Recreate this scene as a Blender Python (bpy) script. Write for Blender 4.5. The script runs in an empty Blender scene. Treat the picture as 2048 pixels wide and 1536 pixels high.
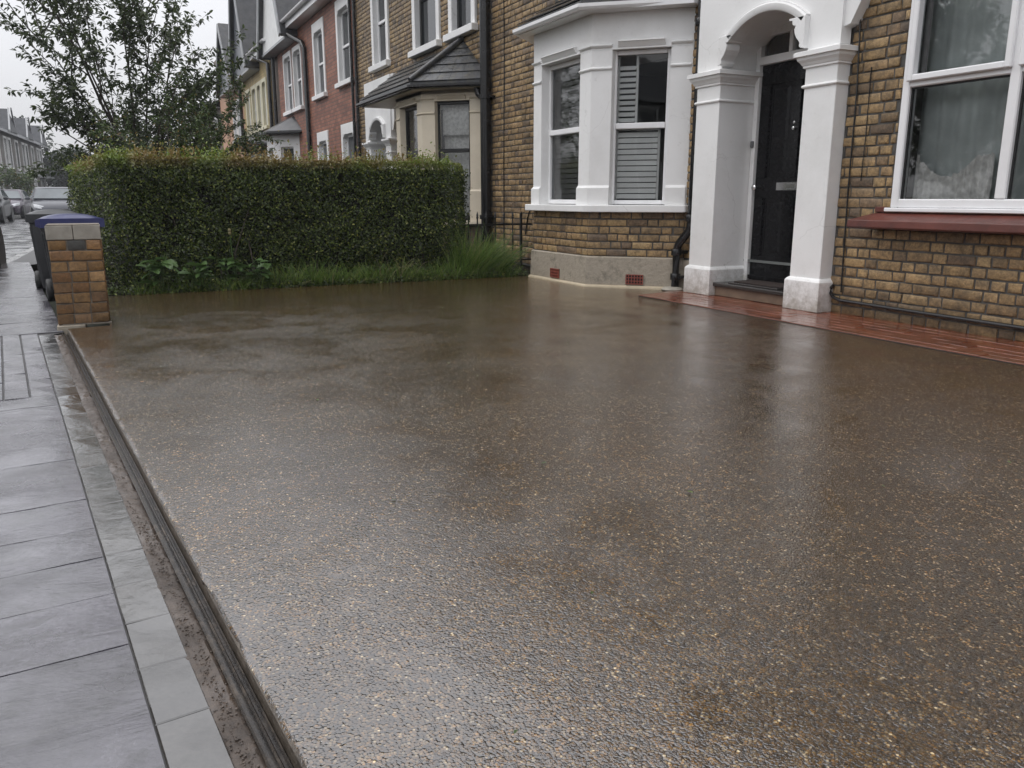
import bpy, bmesh, math, random
import numpy as np
from mathutils import Matrix, Vector, noise

R = math.radians
rnd = random.Random(7)
npr = np.random.default_rng(11)
SC = bpy.context.scene
COL = SC.collection

# ------------------------------------------------------------------ camera
CAM_H = 0.86
cam_d = bpy.data.cameras.new('camera')
cam_d.sensor_width = 36.0
cam_d.lens = 36.0 * 1600.0 / 2048.0
cam_d.clip_start = 0.05
cam_d.clip_end = 2000
cam = bpy.data.objects.new('camera', cam_d)
COL.objects.link(cam)
cam.location = (0, 0, CAM_H)
PITCH = math.atan(372.0 / 1600.0)
YAW = math.atan(804.0 / 1600.0)
cam.rotation_euler = (R(90) - PITCH, 0, R(90) - YAW)
SC.camera = cam

# ------------------------------------------------------------------ world: overcast sky
world = bpy.data.worlds.new('World')
SC.world = world
world.use_nodes = True
wn, wl = world.node_tree.nodes, world.node_tree.links
wn.clear()
SUN_EL, SUN_AZ = R(58), R(200)
sky = wn.new('ShaderNodeTexSky')
sky.sky_type = 'NISHITA'
sky.sun_disc = False
sky.sun_elevation = SUN_EL
sky.sun_rotation = SUN_AZ
sky.dust_density = 4.0
hs = wn.new('ShaderNodeHueSaturation')
hs.inputs['Saturation'].default_value = 0.25
wl.new(sky.outputs[0], hs.inputs['Color'])
bg1 = wn.new('ShaderNodeBackground')
bg1.inputs['Strength'].default_value = 0.05
wl.new(hs.outputs[0], bg1.inputs[0])
# cloud layer: standard overcast luminance, (1 + 2 sin(elevation)) / 3 of the zenith
tc = wn.new('ShaderNodeTexCoord')
sx = wn.new('ShaderNodeSeparateXYZ')
wl.new(tc.outputs['Generated'], sx.inputs[0])
m0 = wn.new('ShaderNodeMath'); m0.operation = 'MAXIMUM'; m0.inputs[1].default_value = 0.0
wl.new(sx.outputs[2], m0.inputs[0])
m1 = wn.new('ShaderNodeMath'); m1.operation = 'MULTIPLY_ADD'
m1.inputs[1].default_value = 1.12; m1.inputs[2].default_value = 0.56
wl.new(m0.outputs[0], m1.inputs[0])
cn = wn.new('ShaderNodeTexNoise')
cn.inputs['Scale'].default_value = 2.2; cn.inputs['Detail'].default_value = 5
wl.new(tc.outputs['Generated'], cn.inputs['Vector'])
m2 = wn.new('ShaderNodeMath'); m2.operation = 'MULTIPLY_ADD'
m2.inputs[1].default_value = 0.34; m2.inputs[2].default_value = 0.83
wl.new(cn.outputs[0], m2.inputs[0])
m3 = wn.new('ShaderNodeMath'); m3.operation = 'MULTIPLY'
wl.new(m1.outputs[0], m3.inputs[0]); wl.new(m2.outputs[0], m3.inputs[1])
m4 = wn.new('ShaderNodeMath'); m4.operation = 'MULTIPLY'; m4.inputs[1].default_value = 1.0
wl.new(m3.outputs[0], m4.inputs[0])
bg2 = wn.new('ShaderNodeBackground')
bg2.inputs[0].default_value = (0.955, 0.96, 1.0, 1)
wl.new(m4.outputs[0], bg2.inputs[1])
addw = wn.new('ShaderNodeAddShader')
wl.new(bg1.outputs[0], addw.inputs[0]); wl.new(bg2.outputs[0], addw.inputs[1])
wo = wn.new('ShaderNodeOutputWorld')
wl.new(addw.outputs[0], wo.inputs[0])

# ------------------------------------------------------------------ sun behind the cloud
sd = bpy.data.lights.new('sun', 'SUN')
sd.energy = 0.6
sd.angle = R(50)
sd.color = (1.0, 0.97, 0.93)
sun = bpy.data.objects.new('sun', sd)
COL.objects.link(sun)
sdir = Vector((math.sin(SUN_AZ) * math.cos(SUN_EL), math.cos(SUN_AZ) * math.cos(SUN_EL), math.sin(SUN_EL)))
sun.rotation_euler = sdir.to_track_quat('Z', 'Y').to_euler()
sun.location = (0, -10, 20)

vs = SC.view_settings
vs.view_transform = 'Standard'
vs.look = 'None'
vs.exposure = 0.0
vs.gamma = 1.0
vs.use_curve_mapping = False
SC.cycles.use_denoising = True
SC.cycles.max_bounces = 7
SC.cycles.transparent_max_bounces = 8
SC.cycles.caustics_reflective = False
SC.cycles.caustics_refractive = False
SC.cycles.sample_clamp_indirect = 4.0


# ------------------------------------------------------------------ helpers
class MB:
    """collects shapes; build() links them as ONE mesh object"""
    def __init__(self, M=None):
        self.v = []; self.f = []; self.M = M or Matrix.Identity(4)

    def add(self, vs_, fs_):
        b = len(self.v)
        for p in vs_:
            self.v.append(tuple(self.M @ Vector(p)))
        for f in fs_:
            self.f.append(tuple(b + i for i in f))
        return self

    def box(self, x0, x1, y0, y1, z0, z1):
        v = [(x0, y0, z0), (x1, y0, z0), (x1, y1, z0), (x0, y1, z0), (x0, y0, z1), (x1, y0, z1), (x1, y1, z1), (x0, y1, z1)]
        return self.add(v, [(0, 3, 2, 1), (4, 5, 6, 7), (0, 1, 5, 4), (1, 2, 6, 5), (2, 3, 7, 6), (3, 0, 4, 7)])

    def hexa(self, v):
        return self.add(v, [(0, 3, 2, 1), (4, 5, 6, 7), (0, 1, 5, 4), (1, 2, 6, 5), (2, 3, 7, 6), (3, 0, 4, 7)])

    def prism(self, pts, z0, z1, axis='z'):
        """polygon (counter-clockwise) extruded; axis z: pts=(x,y); axis y: pts=(x,z); axis x: pts=(y,z)"""
        n = len(pts)
        def m(p, t):
            return (p[0], p[1], t) if axis == 'z' else ((p[0], t, p[1]) if axis == 'y' else (t, p[0], p[1]))
        v = [m(p, z0) for p in pts] + [m(p, z1) for p in pts]
        f = [tuple(range(n))[::-1], tuple(range(n, 2 * n))]
        f += [(i, (i + 1) % n, n + (i + 1) % n, n + i) for i in range(n)]
        return self.add(v, f)

    def tube(self, path, r, n=8, cap=True):
        path = [Vector(p) for p in path]
        rs = r if isinstance(r, (list, tuple)) else [r] * len(path)
        v = []
        for i, p in enumerate(path):
            a = path[max(i - 1, 0)]; b = path[min(i + 1, len(path) - 1)]
            t = (b - a).normalized()
            q = t.to_track_quat('Z', 'Y')
            for k in range(n):
                an = 2 * math.pi * k / n
                v.append(p + q @ Vector((math.cos(an) * rs[i], math.sin(an) * rs[i], 0)))
        f = []
        for i in range(len(path) - 1):
            for k in range(n):
                f.append((i * n + k, i * n + (k + 1) % n, (i + 1) * n + (k + 1) % n, (i + 1) * n + k))
        if cap:
            f.append(tuple(range(n))[::-1]); f.append(tuple((len(path) - 1) * n + k for k in range(n)))
        return self.add(v, f)

    def lathe(self, prof, n=16, M=None):
        """profile of (r, z) turned round z, then moved by M"""
        M = M or Matrix.Identity(4)
        v = []
        for r, z in prof:
            for k in range(n):
                a = 2 * math.pi * k / n
                v.append(M @ Vector((r * math.cos(a), r * math.sin(a), z)))
        f = []
        for i in range(len(prof) - 1):
            for k in range(n):
                f.append((i * n + k, i * n + (k + 1) % n, (i + 1) * n + (k + 1) % n, (i + 1) * n + k))
        f.append(tuple(range(n))[::-1]); f.append(tuple((len(prof) - 1) * n + k for k in range(n)))
        return self.add(v, f)

    def wrap(self, pts, prof):
        """a moulding: profile of (outward offset, z) carried round the open plan line pts (outside to the right)"""
        rings = []
        for off, z in prof:
            rings.append([(x, y, z) for x, y in offset_line(pts, off)])
        n = len(pts); v = [p for r in rings for p in r]; f = []
        for i in range(len(rings) - 1):
            for k in range(n - 1):
                f.append((i * n + k, i * n + k + 1, (i + 1) * n + k + 1, (i + 1) * n + k))
        # back and ends
        b = len(v)
        v += [(x, y, prof[0][1]) for x, y in offset_line(pts, -.01)] + [(x, y, prof[-1][1]) for x, y in offset_line(pts, -.01)]
        for k in range(n - 1):
            f.append((k + 1, k, b + k, b + k + 1))
            o = (len(rings) - 1) * n
            f.append((o + k, o + k + 1, b + n + k + 1, b + n + k))
        for e in (0, n - 1):
            loop = [i * n + e for i in range(len(rings))] + [b + n + e, b + e]
            f.append(tuple(loop) if e == 0 else tuple(loop[::-1]))
        return self.add(v, f)

    def build(self, name, mat, parent=None, bevel=0, smooth=False, seg=1, normals=True):
        me = bpy.data.meshes.new(name)
        me.from_pydata(self.v, [], self.f)
        if bevel or normals:
            bm = bmesh.new(); bm.from_mesh(me)
            if normals:
                bmesh.ops.recalc_face_normals(bm, faces=bm.faces)
            if bevel:
                ed = [e for e in bm.edges if len(e.link_faces) == 2 and e.calc_face_angle(0) > R(25)]
                bmesh.ops.bevel(bm, geom=ed, offset=bevel, segments=seg, profile=.5, affect='EDGES', clamp_overlap=True)
            bm.to_mesh(me); bm.free()
        if smooth:
            for p in me.polygons:
                p.use_smooth = True
            me.set_sharp_from_angle(angle=R(40))
        return link(name, me, mat, parent)


def offset_line(pts, off):
    out = []
    n = len(pts)
    for i, p in enumerate(pts):
        p = Vector(p)
        ds = []
        if i > 0: ds.append((p - Vector(pts[i - 1])).normalized())
        if i < n - 1: ds.append((Vector(pts[i + 1]) - p).normalized())
        nn = [Vector((d.y, -d.x)) for d in ds]
        m = sum(nn, Vector((0, 0)))
        m = m / (m.dot(nn[0])) if len(nn) == 2 else m
        out.append(tuple(p + m * off))
    return out


def link(name, me, mat, parent=None):
    o = bpy.data.objects.new(name, me)
    COL.objects.link(o)
    if mat is not None and not me.materials:
        me.materials.append(mat)
    if parent is not None:
        o.parent = parent
        r = parent
        while r.parent: r = r.parent
        if r is parent and r.type == 'EMPTY':
            o.matrix_parent_inverse = Matrix.Translation(-r.location)
    return o


def tag(o, label=None, cat=None, group=None, kind=None):
    if label: o['label'] = label
    if cat: o['category'] = cat
    if group: o['group'] = group
    if kind: o['kind'] = kind
    return o


def empty(name, loc, label, cat, group=None):
    o = bpy.data.objects.new(name, None)
    COL.objects.link(o)
    o.location = loc
    o.empty_display_size = .2
    return tag(o, label, cat, group)


def copy_tree(o, parent=None):
    c = o.copy()
    COL.objects.link(c)
    if parent is not None:
        c.parent = parent
    for ch in [x for x in o.children]:
        copy_tree(ch, c)
    return c


def frame(P, d):
    """local x along d, local y into the building, z up"""
    d = Vector(d).normalized()
    return Matrix(((d.x, -d.y, 0, P[0]), (d.y, d.x, 0, P[1]), (0, 0, 1, P[2] if len(P) > 2 else 0), (0, 0, 0, 1)))


def holes_boxes(mb, x0, x1, z0, z1, y0, y1, holes):
    """a wall slab with rectangular openings"""
    xs = sorted({x0, x1} | {h[0] for h in holes} | {h[1] for h in holes})
    xs = [x for x in xs if x0 <= x <= x1]
    for a, b in zip(xs[:-1], xs[1:]):
        hs_ = sorted([(h[2], h[3]) for h in holes if h[0] < (a + b) / 2 < h[1]])
        z = z0
        for h0, h1 in hs_:
            if h0 > z: mb.box(a, b, y0, y1, z, h0)
            z = max(z, h1)
        if z < z1: mb.box(a, b, y0, y1, z, z1)


# ------------------------------------------------------------------ materials
def nmat(name):
    m = bpy.data.materials.new(name)
    m.use_nodes = True
    nt = m.node_tree
    return m, nt.nodes, nt.links, nt.nodes['Principled BSDF']


def nd(ns, t, **kw):
    n = ns.new('ShaderNode' + t)
    for k, v in kw.items():
        if k.startswith('_'):
            setattr(n, k[1:], v)
        else:
            n.inputs[k.replace('_', ' ')].default_value = v
    return n


def ramp(ns, stops, interp='LINEAR'):
    r = ns.new('ShaderNodeValToRGB')
    r.color_ramp.interpolation = interp
    e = r.color_ramp.elements
    while len(e) > 1: e.remove(e[-1])
    e[0].position = stops[0][0]; e[0].color = (*stops[0][1], 1)
    for p, c in stops[1:]:
        x = e.new(p); x.color = (*c, 1)
    return r


def wpos(ns):
    return ns.new('ShaderNodeNewGeometry').outputs['Position']


def plain(name, col, rough=.5, metal=0, spec=.5, var=.12, scale=6, bump=0, bscale=60, coat=0, dirt=None, dirt_amt=.35, dirt_scale=2.5, obj=False, streak=False):
    """painted or moulded surface: slight tone drift, optional grime with its own shape, fine relief"""
    m, ns, ls, b = nmat(name)
    if obj:
        pos = ns.new('ShaderNodeTexCoord').outputs['Object']
    else:
        pos = wpos(ns)
    n1 = nd(ns, 'TexNoise', Scale=scale, Detail=5)
    ls.new(pos, n1.inputs['Vector'])
    r = ramp(ns, [(.3, tuple(c * (1 - var) for c in col)), (.7, tuple(min(1, c * (1 + var * .6)) for c in col))])
    ls.new(n1.outputs[0], r.inputs[0])
    out = r.outputs[0]
    if dirt:
        n2 = nd(ns, 'TexNoise', Scale=dirt_scale, Detail=9, Roughness=.72)
        if streak:
            mp = nd(ns, 'Mapping'); mp.inputs['Scale'].default_value = (4, 4, .35)
            ls.new(pos, mp.inputs[0]); ls.new(mp.outputs[0], n2.inputs['Vector'])
        else:
            ls.new(pos, n2.inputs['Vector'])
        r2 = ramp(ns, [(.48, (0, 0, 0)), (.72, (dirt_amt,) * 3)])
        ls.new(n2.outputs[0], r2.inputs[0])
        mx = nd(ns, 'MixRGB'); mx.inputs[2].default_value = (*dirt, 1)
        ls.new(r2.outputs[0], mx.inputs[0]); ls.new(out, mx.inputs[1])
        out = mx.outputs[0]
    ls.new(out, b.inputs['Base Color'])
    b.inputs['Roughness'].default_value = rough
    b.inputs['Metallic'].default_value = metal
    b.inputs['Specular IOR Level'].default_value = spec
    b.inputs['Coat Weight'].default_value = coat
    b.inputs['Coat Roughness'].default_value = .05
    if bump:
        n3 = nd(ns, 'TexNoise', Scale=bscale, Detail=6, Roughness=.65)
        ls.new(pos, n3.inputs['Vector'])
        bp = nd(ns, 'Bump', Strength=bump, Distance=.01)
        ls.new(n3.outputs[0], bp.inputs['Height'])
        ls.new(bp.outputs[0], b.inputs['Normal'])
    return m


def brick_mat(name, stops, soot=(.035, .028, .022), soot_amt=.6, rough=.6, wet=.15):
    """single bricks: colour by brick, kiln blotches, grime"""
    m, ns, ls, b = nmat(name)
    oi = ns.new('ShaderNodeObjectInfo'); ge = ns.new('ShaderNodeNewGeometry')
    ad = nd(ns, 'Math', _operation='ADD'); fr = nd(ns, 'Math', _operation='FRACT')
    ls.new(oi.outputs['Random'], ad.inputs[0]); ls.new(ge.outputs['Random Per Island'], ad.inputs[1]); ls.new(ad.outputs[0], fr.inputs[0])
    r = ramp(ns, stops); ls.new(fr.outputs[0], r.inputs[0])
    n1 = nd(ns, 'TexNoise', Scale=11, Detail=8, Roughness=.75, Distortion=.4); ls.new(ge.outputs['Position'], n1.inputs['Vector'])
    r1 = ramp(ns, [(.43, (0, 0, 0)), (.62, (soot_amt,) * 3)]); ls.new(n1.outputs[0], r1.inputs[0])
    mx = nd(ns, 'MixRGB'); mx.inputs[2].default_value = (*soot, 1)
    ls.new(r1.outputs[0], mx.inputs[0]); ls.new(r.outputs[0], mx.inputs[1])
    # broad soot patches on the wall and damp rising, with a ragged edge, at its foot
    n4 = nd(ns, 'TexNoise', Scale=2.1, Detail=6, Roughness=.65); ls.new(ge.outputs['Position'], n4.inputs['Vector'])
    sp = ns.new('ShaderNodeSeparateXYZ'); ls.new(ge.outputs['Position'], sp.inputs[0])
    dm_ = nd(ns, 'MapRange'); dm_.inputs[1].default_value = .05; dm_.inputs[2].default_value = .3; dm_.inputs[3].default_value = .3; dm_.inputs[4].default_value = 0
    ls.new(sp.outputs[2], dm_.inputs[0])
    ad2 = nd(ns, 'Math', _operation='ADD'); ls.new(n4.outputs[0], ad2.inputs[0]); ls.new(dm_.outputs[0], ad2.inputs[1])
    r4 = ramp(ns, [(.45, (1.1, 1.08, 1.05)), (.65, (.78, .76, .74)), (.85, (.5, .48, .46))]); ls.new(ad2.outputs[0], r4.inputs[0])
    mu4 = nd(ns, 'MixRGB', _blend_type='MULTIPLY'); mu4.inputs[0].default_value = 1
    ls.new(mx.outputs[0], mu4.inputs[1]); ls.new(r4.outputs[0], mu4.inputs[2])
    n2 = nd(ns, 'TexNoise', Scale=48, Detail=7, Roughness=.75); ls.new(ge.outputs['Position'], n2.inputs['Vector'])
    r2 = ramp(ns, [(.3, (.5,) * 3), (.55, (1.0,) * 3), (.75, (1.5,) * 3)]); ls.new(n2.outputs[0], r2.inputs[0])
    mu = nd(ns, 'MixRGB', _blend_type='MULTIPLY'); mu.inputs[0].default_value = 1
    ls.new(mu4.outputs[0], mu.inputs[1]); ls.new(r2.outputs[0], mu.inputs[2])
    ls.new(mu.outputs[0], b.inputs['Base Color'])
    b.inputs['Roughness'].default_value = rough
    b.inputs['Coat Weight'].default_value = wet; b.inputs['Coat Roughness'].default_value = .25
    bp = nd(ns, 'Bump', Strength=.9, Distance=.008); ls.new(n2.outputs[0], bp.inputs['Height']); ls.new(bp.outputs[0], b.inputs['Normal'])
    return m


def brick_tex(name, c1, c2, mortar, rough=.6):
    """walls too far off to build brick by brick"""
    m, ns, ls, b = nmat(name)
    pos = wpos(ns)
    sp = ns.new('ShaderNodeSeparateXYZ'); ls.new(pos, sp.inputs[0])
    ad = nd(ns, 'Math', _operation='ADD'); ls.new(sp.outputs[0], ad.inputs[0]); ls.new(sp.outputs[1], ad.inputs[1])
    cb = ns.new('ShaderNodeCombineXYZ'); ls.new(ad.outputs[0], cb.inputs[0]); ls.new(sp.outputs[2], cb.inputs[1])
    br = nd(ns, 'TexBrick', Scale=1, Mortar_Size=.007, Brick_Width=.225, Row_Height=.076, Bias=0)
    br.inputs['Color1'].default_value = (*c1, 1); br.inputs['Color2'].default_value = (*c2, 1); br.inputs['Mortar'].default_value = (*mortar, 1)
    ls.new(cb.outputs[0], br.inputs['Vector'])
    n1 = nd(ns, 'TexNoise', Scale=3, Detail=7, Roughness=.7); ls.new(pos, n1.inputs['Vector'])
    r1 = ramp(ns, [(.3, (.55,) * 3), (.7, (1.25,) * 3)]); ls.new(n1.outputs[0], r1.inputs[0])
    mu = nd(ns, 'MixRGB', _blend_type='MULTIPLY'); mu.inputs[0].default_value = 1
    ls.new(br.outputs[0], mu.inputs[1]); ls.new(r1.outputs[0], mu.inputs[2]); ls.new(mu.outputs[0], b.inputs['Base Color'])
    b.inputs['Roughness'].default_value = rough
    bp = nd(ns, 'Bump', Strength=.7, Distance=.01, _invert=True); ls.new(br.outputs['Fac'], bp.inputs['Height']); ls.new(bp.outputs[0], b.inputs['Normal'])
    return m


def leaf_mat(name, stops, rough=.38, trans=.3, top=None):
    m, ns, ls, b = nmat(name)
    ge = ns.new('ShaderNodeNewGeometry')
    r = ramp(ns, stops); ls.new(ge.outputs['Random Per Island'], r.inputs[0])
    out = r.outputs[0]
    if top:  # young growth of another colour at the clipped top, in patches
        z0, z1, ca, cb_ = top
        sp = ns.new('ShaderNodeSeparateXYZ'); ls.new(ge.outputs['Position'], sp.inputs[0])
        mr = nd(ns, 'MapRange'); mr.inputs[1].default_value = z0; mr.inputs[2].default_value = z1
        ls.new(sp.outputs[2], mr.inputs[0])
        n = nd(ns, 'TexNoise', Scale=1.6, Detail=3); ls.new(ge.outputs['Position'], n.inputs['Vector'])
        r2 = ramp(ns, [(.42, ca), (.56, cb_)]); ls.new(n.outputs[0], r2.inputs[0])
        mx = nd(ns, 'MixRGB'); ls.new(mr.outputs[0], mx.inputs[0]); ls.new(out, mx.inputs[1]); ls.new(r2.outputs[0], mx.inputs[2])
        out = mx.outputs[0]
    ls.new(out, b.inputs['Base Color'])
    b.inputs['Roughness'].default_value = rough
    tr = ns.new('ShaderNodeBsdfTranslucent'); ls.new(out, tr.inputs[0])
    ms = ns.new('ShaderNodeMixShader'); ms.inputs[0].default_value = trans
    ls.new(b.outputs[0], ms.inputs[1]); ls.new(tr.outputs[0], ms.inputs[2])
    ls.new(ms.outputs[0], ns['Material Output'].inputs[0])
    return m


def glass_mat(name, tint=(.985, .99, .988), boost=1.0):
    m, ns, ls, b = nmat(name)
    ns.remove(b)
    fr = nd(ns, 'Fresnel', IOR=1.52)
    mu = nd(ns, 'Math', _operation='MULTIPLY_ADD', _use_clamp=True); mu.inputs[1].default_value = .9 * boost; mu.inputs[2].default_value = .0
    ls.new(fr.outputs[0], mu.inputs[0])
    tr = ns.new('ShaderNodeBsdfTransparent'); tr.inputs[0].default_value = (*tint, 1)
    gl = ns.new('ShaderNodeBsdfGlossy'); gl.inputs['Roughness'].default_value = .02
    n = nd(ns, 'TexNoise', Scale=1.7, Detail=2); ls.new(wpos(ns), n.inputs['Vector'])
    bp = nd(ns, 'Bump', Strength=.05, Distance=.05); ls.new(n.outputs[0], bp.inputs['Height']); ls.new(bp.outputs[0], gl.inputs['Normal'])
    ms = ns.new('ShaderNodeMixShader')
    ls.new(mu.outputs[0], ms.inputs[0]); ls.new(tr.outputs[0], ms.inputs[1]); ls.new(gl.outputs[0], ms.inputs[2])
    ls.new(ms.outputs[0], ns['Material Output'].inputs[0])
    return m


def gravel_mat():
    """resin-bound river gravel under a film of rain"""
    m, ns, ls, b = nmat('resin_bound_gravel')
    pos = wpos(ns)
    warp = nd(ns, 'TexNoise', Scale=60, Detail=2); ls.new(pos, warp.inputs['Vector'])
    wv = nd(ns, 'VectorMath', _operation='SCALE'); wv.inputs['Scale'].default_value = .004
    ls.new(warp.outputs['Color'], wv.inputs[0])
    pv = nd(ns, 'VectorMath', _operation='ADD'); ls.new(pos, pv.inputs[0]); ls.new(wv.outputs[0], pv.inputs[1])
    v1 = nd(ns, 'TexVoronoi', Scale=175, Randomness=1, _voronoi_dimensions='2D'); ls.new(pv.outputs[0], v1.inputs['Vector'])
    hue = ns.new('ShaderNodeSeparateColor'); ls.new(v1.outputs['Color'], hue.inputs[0])
    r = ramp(ns, [(0, (.013, .0065, .0025)), (.22, (.048, .025, .0075)), (.5, (.083, .045, .012)), (.68, (.135, .072, .018)), (.76, (.066, .05, .033)), (.9, (.12, .083, .038)), (.97, (.19, .146, .086)), (1, (.36, .3, .2))])
    ls.new(hue.outputs[0], r.inputs[0])
    # dark resin in the joints between stones
    r1 = ramp(ns, [(.32, (1, 1, 1)), (.6, (.15, .13, .12))]); ls.new(v1.outputs['Distance'], r1.inputs[0])
    mu = nd(ns, 'MixRGB', _blend_type='MULTIPLY'); mu.inputs[0].default_value = 1
    ls.new(r.outputs[0], mu.inputs[1]); ls.new(r1.outputs[0], mu.inputs[2])
    v2 = nd(ns, 'TexVoronoi', Scale=85, Randomness=1, _voronoi_dimensions='2D'); ls.new(pv.outputs[0], v2.inputs['Vector'])
    h2 = ns.new('ShaderNodeSeparateColor'); ls.new(v2.outputs['Color'], h2.inputs[0])
    rc = ramp(ns, [(0, (.3, .29, .28)), (.35, (.75, .74, .72)), (.75, (1.15, 1.13, 1.08)), (1, (2.2, 2.15, 2.0))]); ls.new(h2.outputs[0], rc.inputs[0])
    mu0 = nd(ns, 'MixRGB', _blend_type='MULTIPLY'); mu0.inputs[0].default_value = .8
    ls.new(mu.outputs[0], mu0.inputs[1]); ls.new(rc.outputs[0], mu0.inputs[2]); mu = mu0
    nf = nd(ns, 'TexNoise', Scale=24, Detail=6, Roughness=.75); ls.new(pos, nf.inputs['Vector'])
    rf = ramp(ns, [(.3, (.6, .58, .56)), (.5, (1, 1, 1)), (.72, (1.4, 1.37, 1.3))]); ls.new(nf.outputs[0], rf.inputs[0])
    mu00 = nd(ns, 'MixRGB', _blend_type='MULTIPLY'); mu00.inputs[0].default_value = .9
    ls.new(mu.outputs[0], mu00.inputs[1]); ls.new(rf.outputs[0], mu00.inputs[2]); mu = mu00
    nb = nd(ns, 'TexNoise', Scale=1.1, Detail=5, Roughness=.65); ls.new(pos, nb.inputs['Vector'])
    rb = ramp(ns, [(.3, (.72, .7, .7)), (.5, (1, 1, 1)), (.7, (1.25, 1.18, 1.02))]); ls.new(nb.outputs[0], rb.inputs[0])
    mu2 = nd(ns, 'MixRGB', _blend_type='MULTIPLY'); mu2.inputs[0].default_value = 1
    ls.new(mu.outputs[0], mu2.inputs[1]); ls.new(rb.outputs[0], mu2.inputs[2])
    ls.new(mu2.outputs[0], b.inputs['Base Color'])
    # stones stand proud of the water film, more in some places than in others
    q1 = nd(ns, 'Math', _operation='MULTIPLY'); q1.inputs[1].default_value = 1.25; ls.new(v1.outputs['Distance'], q1.inputs[0])
    q2 = nd(ns, 'Math', _operation='POWER'); q2.inputs[1].default_value = 4.5; ls.new(q1.outputs[0], q2.inputs[0])
    h1 = nd(ns, 'Math', _operation='SUBTRACT'); h1.inputs[0].default_value = 1.0; ls.new(q2.outputs[0], h1.inputs[1])
    hg = nd(ns, 'Math', _operation='MULTIPLY'); hg.inputs[1].default_value = .2; ls.new(hue.outputs[1], hg.inputs[0])
    hm = nd(ns, 'Math', _operation='ADD'); ls.new(h1.outputs[0], hm.inputs[0]); ls.new(hg.outputs[0], hm.inputs[1])
    np_ = nd(ns, 'TexNoise', Scale=2.3, Detail=6, Roughness=.7, Distortion=.6); ls.new(pos, np_.inputs['Vector'])
    st = nd(ns, 'MapRange'); st.inputs[1].default_value = .38; st.inputs[2].default_value = .62; st.inputs[3].default_value = .35; st.inputs[4].default_value = .8
    ls.new(np_.outputs[0], st.inputs[0])
    bp = nd(ns, 'Bump', Distance=.0035); ls.new(hm.outputs[0], bp.inputs['Height']); ls.new(st.outputs[0], bp.inputs['Strength'])
    ls.new(bp.outputs[0], b.inputs['Normal'])
    b.inputs['Roughness'].default_value = .5
    b.inputs['Specular IOR Level'].default_value = .1
    # rain film over it: shallower relief than the stones below, thin ripples
    sf_ = nd(ns, 'Math', _operation='MULTIPLY'); sf_.inputs[1].default_value = .36; ls.new(st.outputs[0], sf_.inputs[0])
    bc_ = nd(ns, 'Bump', Distance=.0035); ls.new(hm.outputs[0], bc_.inputs['Height']); ls.new(sf_.outputs[0], bc_.inputs['Strength'])
    nw = nd(ns, 'TexNoise', Scale=34, Detail=4, Roughness=.6); ls.new(pos, nw.inputs['Vector'])
    bp2 = nd(ns, 'Bump', Strength=.12, Distance=.006); ls.new(nw.outputs[0], bp2.inputs['Height']); ls.new(bc_.outputs[0], bp2.inputs['Normal'])
    ng = nd(ns, 'TexNoise', Scale=75, Detail=3, Roughness=.7); ls.new(pos, ng.inputs['Vector'])
    sg = nd(ns, 'MapRange'); sg.inputs[1].default_value = .4; sg.inputs[2].default_value = .58; sg.inputs[3].default_value = .12; sg.inputs[4].default_value = .42
    ls.new(np_.outputs[0], sg.inputs[0])
    bp3 = nd(ns, 'Bump', Distance=.006); ls.new(ng.outputs[0], bp3.inputs['Height']); ls.new(sg.outputs[0], bp3.inputs['Strength']); ls.new(bp2.outputs[0], bp3.inputs['Normal'])
    ls.new(bp3.outputs[0], b.inputs['Coat Normal'])
    b.inputs['Coat Weight'].default_value = 1.0
    b.inputs['Coat Roughness'].default_value = .06
    b.inputs['Coat IOR'].default_value = 2.5
    return m


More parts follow.
